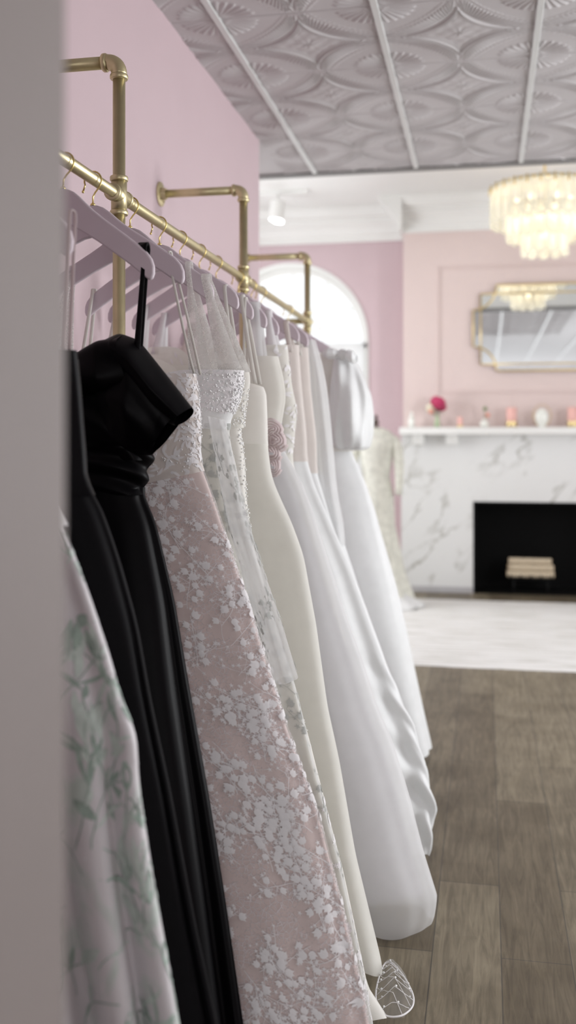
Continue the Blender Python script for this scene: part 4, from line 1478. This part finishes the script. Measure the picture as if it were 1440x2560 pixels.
# ---- 5 white beaded gown with wide lace straps ------------------------------------
G = Gown('beaded_lace_gown', 'white gown with a glittering beaded cup bodice and wide lace straps', 2.40,
         [(606, 915), (600, 960), (589, 1012), (566, 1062), (572, 1110), (588, 1170), (600, 1250), (628, 1360), (662, 1480), (700, 1600), (738, 1720), (790, 1930), (850, 2150), (905, 2400), (935, 2560)],
         [(0, .09), (.9, .07), (1.4, .05), (1.6, .075), (1.8, .05)], [(0, .08), (1.4, .05), (1.8, .05)], 0.16, group=GG)
zw = P(566, 1062, 2.38)[1]
V = G.surf(G.hem, zw, 120, 220, folds(51, zw, .03, (7, 12, 19), (1, .5, .2), .9, .005), hem=hem_wave(5))
sk5 = grid_mesh('skirt', V, M['lining'], G.root, True)
V2 = G.surf(G.hem + .004, zw + .004, 120, 220, folds(51, zw, .03, (7, 12, 19), (1, .5, .2), .9, .005), .006, hem=hem_wave(5))
o5 = grid_mesh('sheer_overskirt', V2, M['sheer2'], G.root, True)
o = lace(G, V2, 'lace_applique', M['lace_grey'], 46, (-1.7, .45), (.30, .97), .019, 17, parent=o5, vine_len=10, stars=2)
o['label'] = 'greyish leaf lace'
lace(G, V2, 'lace_applique', M['lace'], 40, (-1.7, .5), (.02, .6), .02, 18, parent=o5)
ztop = P(600, 925, 2.38)[1]
V = G.surf(zw - .01, ztop, 60, 180, folds(52, 1.9, .008, (4, 11), (1, .5)), .006, top=sweetheart(.05, 0))
bod = grid_mesh('bodice', V, M['white_satin'], G.root, True)
sf = Surf(V); rr = random.Random(9); mb = MB()
for k in range(900):
    v, f = leaf_shape(rr.uniform(.012, .03), rr.uniform(.004, .009), rr.uniform(-.5, .5))
    sf.stamp(mb, rr.uniform(-2.6, .8), rr.uniform(.25, .98), v, f, rr.uniform(-1.2, 1.2), .0008 + .0012 * rr.random())
o = mb.build('lace_applique', M['lace'], bod); o['kind'] = 'stuff'
beads(V, 'bead', bod, 700, (-2.6, .8), (.3, .98), 13, .0014, .0028, lift=.004)
for sx_ in (-1, 1):
    x1_, z1_ = P(505, 915, 2.35); x2_, z2_ = P(528, 708, 2.40)
    st_ = strap(G, RX + sx_ * (x1_ - RX), RX + sx_ * .155, z1_ - .02, M['lace_net'], .014, .06, .04, 'lace_strap', .002, .06)
    mb = MB()
    x3_, z3_ = P(580, 915, 2.37)
    st2 = strap(G, RX + sx_ * (x3_ - RX), RX + sx_ * .200, z3_ - .01, M['lace_net'], .022, .045, .045, 'sheer_strap', .0015, .06)
# hook-and-eye at the back opening
# long sheer sleeve with lace
rings = [((520, 1040), (560, 1050)), ((545, 1180), (590, 1180)), ((575, 1320), (625, 1330)), ((610, 1440), (665, 1450)), ((650, 1570), (705, 1560)), ((688, 1705), (744, 1695))]
C, Hh = zip(*[seg(a, b, 2.27) for a, b in rings])
sl, VS = tubeloft('sheer_sleeve', C, Hh, [.02, .03, .035, .035, .035, .04], M['sheer'], G.root, wr=lambda th, s_: .05 * np.sin(5 * th + 4 * s_))
o = lace(G, np.ascontiguousarray(VS), 'lace_applique', M['lace_grey'], 16, (0, 6.28), (.05, .95), .017, 23, parent=sl, vine_len=8, stars=2)

# ---- 6 slim ivory gown with sequin edge ------------------------------------------------
G = Gown('sequin_gown', 'slim ivory gown with a sparkling sequin edge behind the beaded bodice', 2.625,
         [(612, 905), (626, 945), (612, 1010), (606, 1060), (606, 1091), (617, 1150), (622, 1255), (641, 1368), (690, 1540), (742, 1715), (785, 1850), (826, 2013), (870, 2180), (931, 2467), (950, 2500), (974, 2516), (982, 2560)],
         [(0, .09), (.9, .07), (1.4, .05), (1.8, .05)], [(0, .08), (1.4, .045), (1.8, .045)], 0.20, group=GG)
zw = P(606, 1060, 2.6)[1]
V = G.surf(G.hem, zw, 120, 200, folds(61, zw, .03, (6, 11, 18), (1, .5, .2), .9, .006), hem=hem_wave(6))
sk = grid_mesh('skirt', V, M['ivory'], G.root, True)
beads(V, 'sequin', sk, 240, (-.35, .12), (.45, 1.0), 14, .0014, .0026)
V = G.surf(zw - .01, P(612, 905, 2.6)[1], 50, 140, folds(62, 1.9, .006, (6, 13), (1, .5)), .004, top=sweetheart(.08))
bod = grid_mesh('bodice', V, M['cream'], G.root, True)
beads(V, 'sequin', bod, 120, (-.5, .1), (.02, .6), 15, .0012, .0022)
for sx_ in (-1, 1):
    strap(G, RX + sx_ * .22, RX + sx_ * .19, P(612, 915, 2.6)[1], M['ivory'], .010)

# beaded sheer train end trailing on the floor
tr_pts = [(940, 2460), (958, 2400), (978, 2392), (1005, 2420), (1026, 2455), (1034, 2480), (1030, 2502), (1010, 2520), (985, 2526), (962, 2522), (945, 2510)]
tp = []
for (px, py) in tr_pts:
    p = PF(px, py, .03); tp.append(p)
tp = np.array(tp)
cen = tp.mean(0)
mb = MB(); ring_n = 6
tv = []
for k in range(ring_n + 1):
    q = k / ring_n
    for p in tp:
        w_ = cen + (p - cen) * (1 - q)
        tv.append((w_[0], w_[1], .012 + .045 * math.sin(math.pi * min(1, q * .9)) + .006 * math.sin(40 * w_[0] + 31 * w_[1])))
nT = len(tp)
tf = [(k * nT + i, k * nT + (i + 1) % nT, (k + 1) * nT + (i + 1) % nT, (k + 1) * nT + i) for k in range(ring_n) for i in range(nT)]
trn = mesh_obj('train', tv, tf, fabric('sheer_train_tulle', (.8, .8, .8, 1), .8, .3, alpha=.16), G.root)
tz_ = lambda p: .012 + .045 * math.sin(math.pi * .5 * .9) * .6
edge_ = [(p[0], p[1], .014) for p in tp]
sm = []
for i in range(nT):
    a, b, c, d_ = (np.array(edge_[(i + j - 1) % nT]) for j in range(4))
    for q in (0, .25, .5, .75):
        sm.append(.5 * ((2 * b) + (-a + c) * q + (2 * a - 5 * b + 4 * c - d_) * q * q + (-a + 3 * b - 3 * c + d_) * q ** 3))
MB().tube(sm, .0024, 6, closed=True).build('piping', M['lace'], trn)
mb = MB(); bd = MB()


def surf_train(x, y):
    d_ = np.array((x, y)) - cen[:2]
    return d_


import itertools
poly = np.array([(p[0], p[1]) for p in sm])


def inside(x, y):
    c = False; n = len(poly)
    for i in range(n):
        x1, y1 = poly[i]; x2, y2 = poly[(i + 1) % n]
        if (y1 > y) != (y2 > y) and x < (x2 - x1) * (y - y1) / (y2 - y1) + x1: c = not c
    return c


for dirn in (0.35, -.9):
    dx_, dy_ = math.cos(dirn), math.sin(dirn)
    for k in range(-8, 9):
        run = []
        for q in range(-60, 61):
            x = cen[0] - dy_ * k * .036 + dx_ * q * .004; y = cen[1] + dx_ * k * .036 + dy_ * q * .004
            if inside(x, y):
                rr_e = np.min(np.hypot(poly[:, 0] - x, poly[:, 1] - y))
                run.append((x, y, .014 + min(.05, rr_e * .9)))
            elif len(run) > 2: break
        if len(run) > 2:
            mb.tube(run, .0009, 4)
            if dirn > 0:
                for p in run[3::9]:
                    bd.sphere((p[0], p[1], p[2] + .003), random.uniform(.0018, .0034), 8, 5)
o = mb.build('lattice_thread', M['lace'], trn); o['kind'] = 'stuff'
o = bd.build('bead', M['bead'], trn); o['kind'] = 'stuff'

# ---- 7 plain cream V-neck gown ---------------------------------------------------------
G = Gown('cream_gown', 'plain cream V-neck gown with a smooth flared skirt', 2.816,
         [(628, 930), (650, 952), (667, 968), (670, 1044), (671, 1110), (683, 1192), (704, 1242), (736, 1308), (766, 1388), (800, 1560), (831, 1766), (862, 1900), (905, 2132), (969, 2387)],
         [(0, .09), (.9, .08), (1.4, .055), (1.8, .05)], [(0, .09), (1.4, .05), (1.8, .05)], 0.20, hem=.03, group=GG)
zw = P(671, 1110, 2.8)[1]
V = G.surf(G.hem, zw, 120, 200, folds(71, zw, .035, (5, 9, 15), (1, .5, .15), .9, .004), hem=hem_wave(7))
grid_mesh('skirt', V, M['cream'], G.root, True)
V = G.surf(zw - .005, P(640, 950, 2.8)[1], 50, 140, folds(72, 1.9, .006, (3, 8), (1, .4)), -.002, top=sweetheart(.12, .02))
grid_mesh('bodice', V, M['ivory'], G.root, True)
for sx_ in (-1, 1):
    strap(G, RX + sx_ * .235, RX + sx_ * .19, P(640, 950, 2.8)[1] - .01, M['ivory'], .012)
    strap(G, RX + sx_ * .20, RX + sx_ * .20, P(640, 950, 2.8)[1] - .01, M['ivory'], .008)

# ---- 8 lilac-white ball gown with rosettes --------------------------------------------------
G = Gown('ball_gown', 'lilac-white tulle ball gown with pink rosettes at the waist, widest skirt', 3.02,
         [(690, 880), (705, 940), (713, 991), (702, 1057), (694, 1095), (700, 1115), (722, 1150), (751, 1202), (775, 1260), (812, 1374), (866, 1533), (910, 1650), (948, 1764), (984, 1845), (1026, 1977), (1065, 2127), (1106, 2258)],
         [(0, .17), (.5, .15), (1.0, .09), (1.4, .05), (1.8, .05)], [(0, .14), (1.0, .09), (1.4, .05), (1.8, .05)], 0.10, hem=.022, group=GG)
zw = P(694, 1100, 3.0)[1]
V = G.surf(.10, zw, 120, 200, folds(81, zw, .03, (5, 9, 14), (1, .5, .2), 1, .004), -.03, hem=hem_wave(8))
grid_mesh('underskirt', V, M['lilac'], G.root, True)


def hem_tuck(TH):
    # the hem drops lower towards the camera and rises towards the wall side
    return .03 * np.cos(TH * 3) * .4 - .015 * np.sin(TH) * -1 * 0


V2 = G.surf(G.hem, zw + .004, 140, 220, folds(81, zw, .035, (5, 9, 14, 31), (1, .5, .2, .12), 1, .004), .0, hem=hem_wave(9, .02, (4, 7)))
# round the skirt in under the hem
q = np.clip((V2[..., 2] - .0) / .10, 0, 1)
cxm = V2[..., 0].mean(1, keepdims=True); cym = V2[..., 1].mean(1, keepdims=True)
sh = 1.02 - .14 * (1 - np.sqrt(q))
V2[..., 0] = cxm + (V2[..., 0] - cxm) * sh; V2[..., 1] = cym + (V2[..., 1] - cym) * sh
grid_mesh('sheer_overskirt', V2, M['sheer2'], G.root, True)
V = G.surf(zw - .005, P(690, 890, 3.0)[1], 50, 140, folds(82, 1.9, .016, (9, 15), (1, .6)), .003, top=sweetheart(.06))
grid_mesh('bodice', V, M['cream'], G.root, True)


def rosette(c, r_, m, parent, name='rosette', seed=0):
    rr = random.Random(seed); v = []; f = []
    n = 60; W = 5
    for i in range(n):
        a = i * .42; rad = r_ * (.15 + .85 * i / n)
        for j in range(W):
            q_ = j / (W - 1)
            rd = rad + r_ * .18 * q_ + r_ * .07 * math.sin(a * 3.1 + seed)
            v.append((c[0] + rd * math.cos(a), c[1] - r_ * .7 * (1 - i / n) * .6 - r_ * .35 * (1 - q_ * q_) + r_ * .2, c[2] + rd * math.sin(a)))
    for i in range(n - 1):
        for j in range(W - 1):
            f.append((i * W + j, i * W + j + 1, (i + 1) * W + j + 1, (i + 1) * W + j))
    return mesh_obj(name, v, f, m, parent)


for k, (px, py, r_) in enumerate(((690, 1075, .035), (696, 1100, .038), (686, 1130, .035), (690, 1165, .03))):
    X, Z = P(px, py, 2.955)
    rosette((X - .012, 2.955, Z), r_, M['rosette'], G.root, seed=k)
for sx_ in (-1, 1): strap(G, RX + sx_ * .20, RX + sx_ * .18, P(690, 890, 3.0)[1] - .02, M['sheer2'], .03)

# ---- 9 slim lace-bodice gown -----------------------------------------------------------------
G = Gown('lace_bodice_gown', 'slim off-white gown with a lace bodice and nipped waist beside the middle post', 3.22,
         [(716, 860), (728, 965), (742, 1025), (738, 1070), (733, 1110), (730, 1150), (745, 1200), (780, 1300), (830, 1450), (900, 1750), (960, 2000), (985, 2120)],
         [(0, .06), (1.0, .05), (1.8, .045)], [(0, .07), (1.0, .05), (1.8, .045)], 0.06, group=GG)
zw = P(730, 1150, 3.2)[1]
V = G.surf(G.hem, zw, 90, 160, folds(91, zw, .025, (6, 11, 17), (1, .5, .2)), hem=hem_wave(10))
grid_mesh('skirt', V, M['ivory'], G.root, True)
V = G.surf(zw - .005, P(716, 862, 3.2)[1], 60, 140, folds(92, 1.9, .01, (9, 15), (1, .6)), .003, top=sweetheart(.10))
bod = grid_mesh('bodice', V, M['cream'], G.root, True)
sf = Surf(V); rr = random.Random(19); mb = MB()
for k in range(200):
    v, f = leaf_shape(rr.uniform(.015, .03), rr.uniform(.006, .011), .2)
    sf.stamp(mb, rr.uniform(-2.4, .6), rr.uniform(.05, .97), v, f, rr.uniform(-3, 3), .002)
o = mb.build('lace_applique', M['lace'], bod); o['kind'] = 'stuff'
for sx_ in (-1, 1): strap(G, RX + sx_ * .20, RX + sx_ * .18, P(716, 880, 3.2)[1], M['lace'], .02, wide=.04)

# ---- 10 wrinkled satin gown with the bunched hem -------------------------------------------------
G = Gown('satin_gown', 'white satin gown with a beige bodice and a wrinkled bunched hem', 3.52,
         [(745, 860), (752, 960), (765, 1080), (768, 1150), (790, 1220), (840, 1330), (890, 1440), (935, 1560), (980, 1680), (1020, 1770), (1050, 1840), (1076, 1930), (1095, 2012), (1089, 2062), (1093, 2078), (1082, 2116)],
         [(0, .10), (.8, .11), (1.3, .06), (1.8, .05)], [(0, .10), (.8, .09), (1.3, .05), (1.8, .05)], 0.14, group=GG)
zw = P(768, 1150, 3.5)[1]


def wrinkle(TH, Z):
    b_ = folds(101, zw, .045, (6, 10, 16), (1, .5, .2), .9, .004)(TH, Z)
    q = np.clip((.75 - Z) / .5, 0, 1)
    return b_ + q * (.012 * np.sin(46 * Z + 5 * np.sin(TH * 2) + 3 * TH) * np.abs(np.sin(3.1 * TH + 9 * Z)))


V = G.surf(G.hem, zw, 140, 220, wrinkle, hem=hem_wave(11))
grid_mesh('skirt', V, M['white_satin'], G.root, True)
V = G.surf(zw - .005, P(745, 862, 3.5)[1], 50, 140, folds(102, 1.9, .008, (9, 15), (1, .6)), .003, top=sweetheart(.06))
grid_mesh('bodice', V, M['nude'], G.root, True)
for sx_ in (-1, 1): strap(G, RX + sx_ * .2, RX + sx_ * .18, P(745, 880, 3.5)[1], M['nude'], .02)

# ---- 11 plain white column gown ------------------------------------------------------------------
G = Gown('column_gown', 'plain white column gown between the satin gown and the sheer-sleeved gown', 3.72,
         [(768, 865), (776, 980), (790, 1100), (792, 1180), (825, 1290), (870, 1420), (930, 1600), (985, 1750), (1030, 1930)],
         [(0, .06), (1.0, .05), (1.8, .045)], [(0, .06), (1.0, .05), (1.8, .045)], 0.05, group=GG)
zw = P(792, 1180, 3.7)[1]
V = G.surf(G.hem, zw, 90, 160, folds(111, zw, .03, (7, 12, 17), (1, .5, .2)), hem=hem_wave(12))
grid_mesh('skirt', V, M['white_satin'], G.root, True)
V = G.surf(zw - .005, P(768, 868, 3.7)[1], 40, 120, folds(112, 1.9, .006, (9, 15), (1, .6)), .003, top=sweetheart(.06))
grid_mesh('bodice', V, M['nude'], G.root, True)
for sx_ in (-1, 1): strap(G, RX + sx_ * .2, RX + sx_ * .18, P(768, 890, 3.7)[1], M['ivory'], .012)

# ---- 12 long sheer sleeves --------------------------------------------------------------------------
G = Gown('tulle_sleeve_gown', 'white tulle gown with a long straight sheer sleeve hanging at its side', 3.90,
         [(780, 862), (790, 980), (800, 1100), (806, 1180), (840, 1290), (885, 1420), (945, 1600), (1000, 1760), (1040, 1900)],
         [(0, .08), (1.0, .06), (1.8, .045)], [(0, .08), (1.0, .06), (1.8, .045)], 0.05, group=GG)
zw = P(806, 1180, 3.9)[1]
V = G.surf(G.hem, zw, 90, 160, folds(121, zw, .035, (6, 11, 17), (1, .5, .2)), hem=hem_wave(13))
grid_mesh('skirt', V, M['white_satin'], G.root, True)
V = G.surf(zw - .005, P(780, 858, 3.9)[1], 40, 120, folds(122, 1.9, .006, (9, 15), (1, .6)), .003, top=sweetheart(.08))
grid_mesh('bodice', V, M['cream'], G.root, True)
for sgn in (1, -1):
    rings = [((760, 850), (788, 850)), ((766, 905), (803, 899)), ((772, 975), (816, 965)), ((780, 1065), (826, 1057)), ((786, 1130), (832, 1123)), ((796, 1240), (841, 1229)), ((808, 1320), (857, 1308)), ((816, 1372), (861, 1364))]
    C, Hh = zip(*[seg(a, b, 3.85) for a, b in rings])
    if sgn < 0:
        C = [np.array((max(2 * RX - c[0], -1.13), c[1], c[2])) for c in C]; Hh = [np.array((-h[0], h[1], h[2])) for h in Hh]
    tubeloft('sheer_sleeve', C, Hh, [.02, .035, .04, .045, .045, .05, .05, .05], M['sheer2'], G.root, wr=lambda th, s_: .06 * np.sin(6 * th + 3 * s_))

# ---- 13 puff-sleeve bow gown ---------------------------------------------------------------------------
G = Gown('bow_gown', 'white satin gown with a huge puff sleeve and bow at the rail end', 4.45,
         [(845, 880), (862, 960), (872, 1060), (880, 1122), (900, 1165), (919, 1207), (945, 1281), (952, 1310), (997, 1463), (1021, 1562), (1047, 1679), (1072, 1790), (1091, 1868)],
         [(0, .15), (.8, .13), (1.35, .07), (1.8, .06)], [(0, .2), (.8, .15), (1.35, .07), (1.8, .06)], 0.0, hem=.035, group=GG)
zw = P(880, 1125, 4.45)[1]
V = G.surf(G.hem, zw, 120, 200, folds(131, zw, .06, (5, 9, 14), (1, .5, .2), .9, .008), hem=hem_wave(14, .008))
grid_mesh('skirt', V, M['white_satin'], G.root, True)
V = G.surf(zw - .005, P(845, 884, 4.45)[1], 40, 120, folds(132, 1.9, .006, (9, 15), (1, .6)), .003, top=sweetheart(.06))
grid_mesh('bodice', V, M['ivory'], G.root, True)
for sgn in (1, -1):
    rings = [((835, 878), (868, 884)), ((835, 905), (896, 912)), ((830, 945), (915, 950)), ((828, 995), (929, 990)), ((826, 1050), (932, 1045)), ((828, 1095), (930, 1090)), ((836, 1120), (925, 1120)), ((850, 1124), (905, 1126))]
    C, Hh = zip(*[seg(a, b, 4.36) for a, b in rings])
    if sgn < 0:
        C = [np.array((2 * RX - c[0], c[1], c[2])) for c in C]; Hh = [np.array((-h[0] * .6, h[1], h[2])) for h in Hh]
        C = [np.array((max(c[0], -1.07), c[1], c[2])) for c in C]
    tubeloft('puff_sleeve', C, Hh, [.03, .08, .11, .12, .12, .11, .09, .06], M['white_satin'], G.root, nu=80,
             wr=lambda th, s_: .05 * np.sin(5 * th + 7 * s_) + .03 * np.sin(9 * th - 5 * s_ + 1))
# bow loops
bw = empty('bow', (0, 0, 0)); bpy.data.objects.remove(bw)
for (pa, pb, w1, w2) in (((862, 886), (892, 896), 10, 16), ((850, 884), (808, 884), 8, 14)):
    A, B = p3(*pa, 4.25), p3(*pb, 4.25)
    C = [A + (B - A) * q for q in (0, .3, .7, 1)]
    sc = 4.4 / F
    Hh = [np.array((0, 0, sc * w)) for w in (w1 * .6, w2 * .9, w2, w2 * .5)]
    tubeloft('bow_loop', C, Hh, [.02, .045, .05, .03], M['white_satin'], G.root, nu=32)
MB().sphere(p3(856, 886, 4.24), .024, 12, 8).build('bow_knot', M['white_satin'], G.root)

# ------------------------------------------------------------------ dress form with a lace gown by the chimney
DM = 8.55
mx_, my_, _ = PD(940, 1100, DM)
zsh = H + (V0 - 1072) * DM / F
mf = empty('dress_form', (mx_, my_, 0), 'dress form with a dark turned finial beside the fireplace', 'mannequin')
fin = lambda dz: zsh + dz
MB().lathe([(.012, -.02), (.045, 0), (.046, .012), (.02, .018), (.014, .03), (.024, .045), (.026, .06), (.014, .075), (.009, .082), (.016, .095), (.012, .112), (.003, .12)], (mx_, my_, zsh), 20).build('finial', M['darkwood'], mf)
MB().lathe([(.10, -.62), (.125, -.52), (.11, -.42), (.10, -.36), (.125, -.22), (.13, -.14), (.115, -.07), (.06, -.02), (.045, 0)], (mx_, my_, zsh), 28, sy=.75).build('torso', M['nude'], mf)
MB().tube([(mx_, my_, .03), (mx_, my_, zsh - .6)], .016, 12).build('stand_pole', M['darkwood'], mf)
ft = MB()
for k in range(4):
    a = k * math.pi / 2 + .5
    ft.tube([(mx_, my_, .10), (mx_ + .10 * math.cos(a), my_ + .10 * math.sin(a), .06), (mx_ + .2 * math.cos(a), my_ + .2 * math.sin(a), .012)], .011, 8)
ft.build('stand_base', M['darkwood'], mf)
dg = empty('long_sleeve_lace_gown', (mx_, my_, .02), 'ivory lace long-sleeved gown on the dress form beside the fireplace', 'dress')


def ring_grid(prof, c, nu, fold=None):
    """prof rows: z, rx, ry, dx, dy"""
    pr = np.array(prof); zz = np.linspace(pr[0, 0], pr[-1, 0], 80)
    pr2 = [np.interp(zz, pr[:, 0], pr[:, i]) for i in range(1, 5)]
    th = np.linspace(0, 2 * np.pi, nu, endpoint=False)
    f_ = 1 + (fold(th[None, :], zz[:, None]) if fold else 0)
    X = c[0] + pr2[2][:, None] + pr2[0][:, None] * np.cos(th)[None, :] * f_
    Y = c[1] + pr2[3][:, None] + pr2[1][:, None] * np.sin(th)[None, :] * f_
    return np.stack([X, Y, np.broadcast_to(zz[:, None], X.shape)], 2)


wz = zsh - .40
V = ring_grid([(.02, .29, .28, .05, -.05), (.3, .22, .2, .02, -.02), (.7, .16, .15, 0, 0), (wz - .15, .15, .125, 0, 0), (wz, .113, .09, 0, 0)], (mx_, my_), 120,
              lambda th, z: .10 * np.clip((wz - z) / wz, 0, 1) * np.cos(9 * th + 1))
grid_mesh('skirt', V, M['green_lace'], dg, True)
V = ring_grid([(wz - .005, .116, .094, 0, 0), (wz + .12, .135, .108, 0, 0), (wz + .24, .15, .11, 0, 0), (wz + .33, .175, .085, 0, 0), (wz + .385, .11, .06, 0, 0), (wz + .41, .055, .048, 0, 0)], (mx_, my_), 80)
grid_mesh('bodice', V, M['green_lace'], dg, True)
for sgn in (-1, 1):
    MB().tube([(mx_ + sgn * .15, my_, zsh - .085), (mx_ + sgn * .185, my_ - .01, zsh - .18), (mx_ + sgn * .20, my_ - .03, zsh - .32), (mx_ + sgn * .205, my_ - .06, zsh - .46), (mx_ + sgn * .20, my_ - .08, zsh - .56)],
              [.045, .048, .042, .034, .028], 16).build('long_sleeve', M['green_lace'], dg)
# train spilling on the rug
tx_, ty_, _ = PF(1000, 1500, .02)
tv = []; n = 40
for i in range(9):
    q = i / 8
    for j in range(n):
        a = 2 * math.pi * j / n
        r_ = .24 * (1 - q * .75) * (1 + .10 * math.sin(5 * a + q))
        tv.append((mx_ + .14 + r_ * math.cos(a) * 1.15, my_ - .16 + r_ * math.sin(a) * .8, .030 + .11 * q ** .8 + .008 * math.sin(7 * a + 3 * q)))
tf = [(i * n + j, i * n + (j + 1) % n, (i + 1) * n + (j + 1) % n, (i + 1) * n + j) for i in range(8) for j in range(n)] + [tuple(8 * n + j for j in range(n))]
mesh_obj('train', tv, tf, M['white_satin'], dg)

# ------------------------------------------------------------------ light
W = bpy.data.worlds.new('world'); S.world = W
W.use_nodes = True
bg = W.node_tree.nodes['Background']
bg.inputs[0].default_value = (0.93, 0.97, 1.0, 1)
bg.inputs[1].default_value = 0.85


def area(name, loc, rot, sx_, sy_, e, col=(1, 1, 1)):
    l = bpy.data.lights.new(name, 'AREA'); l.shape = 'RECTANGLE'; l.size = sx_; l.size_y = sy_; l.energy = e; l.color = col
    o = bpy.data.objects.new(name, l); COL.objects.link(o); o.location = loc; o.rotation_euler = rot
    return o


area('fill_light_alcove', (XL + .02, 7.6, 1.75), (0, R(-90), 0), 2.4, 1.9, 50, (0.96, 0.98, 1.0))  # added fill from the unseen alcove side, lifts the window wall
area('fill_light_front', (.5, YN + .02, 1.48), (R(90), 0, 0), 4.8, 2.0, 84, (0.98, 0.98, 1.0))  # added frontal fill from behind the camera
# side fill at the three added openings, then daylight from the arched window
for i, (a, b) in enumerate(added_wins):
    area('fill_light_side', (XR + 0.01, (a + b) / 2, 1.7), (0, R(90), 0), 2.3, b - a - .1, (10, 82, 17)[i], (0.96, 0.98, 1.0))
area('daylight_arched_window', (wxc, YW + 0.45, wzc - .25), (R(-90), 0, 0), 2.4 * rg, 2.1, 9, (0.97, 0.99, 1.0))
pl = bpy.data.lights.new('chandelier_glow', 'POINT'); pl.energy = 5; pl.color = (1, .84, .6); pl.shadow_soft_size = .12
po = bpy.data.objects.new('chandelier_glow', pl); COL.objects.link(po); po.location = (cxx, cyy, cz_top - .16)
sl_ = bpy.data.lights.new('track_spot_beam', 'SPOT'); sl_.energy = 6; sl_.spot_size = R(70); sl_.spot_blend = .5; sl_.shadow_soft_size = .05
so = bpy.data.objects.new('track_spot_beam', sl_); COL.objects.link(so); so.location = (sx2, yt - .02, sz_bot - .02); so.rotation_euler = (0, 0, 0)

# ------------------------------------------------------------------ camera
cam = bpy.data.cameras.new('camera'); co = bpy.data.objects.new('camera', cam); COL.objects.link(co)
co.location = (0, 0, H); co.rotation_euler = (R(90), 0, PSI)
cam.sensor_fit = 'VERTICAL'; cam.sensor_height = 36; cam.sensor_width = 24
cam.lens = 36 * F / 2560
cam.shift_y = -(1280 - V0) / 2560
cam.dof.use_dof = True; cam.dof.focus_distance = 2.45; cam.dof.aperture_fstop = 1.9
cam.clip_start = .05
S.camera = co

S.view_settings.view_transform = 'Standard'
S.view_settings.look = 'None'
S.view_settings.gamma = 1
S.view_settings.use_curve_mapping = False
S.view_settings.exposure = 0.72
S.cycles.use_adaptive_sampling = True
S.cycles.adaptive_threshold = 0.05
S.cycles.adaptive_min_samples = 16
S.cycles.use_denoising = True
S.cycles.denoiser = 'OPENIMAGEDENOISE'
S.cycles.max_bounces = 8
S.cycles.diffuse_bounces = 4
S.cycles.glossy_bounces = 4
S.cycles.transmission_bounces = 6
S.cycles.transparent_max_bounces = 16
S.cycles.sample_clamp_indirect = 8
S.cycles.caustics_reflective = False
S.cycles.caustics_refractive = False
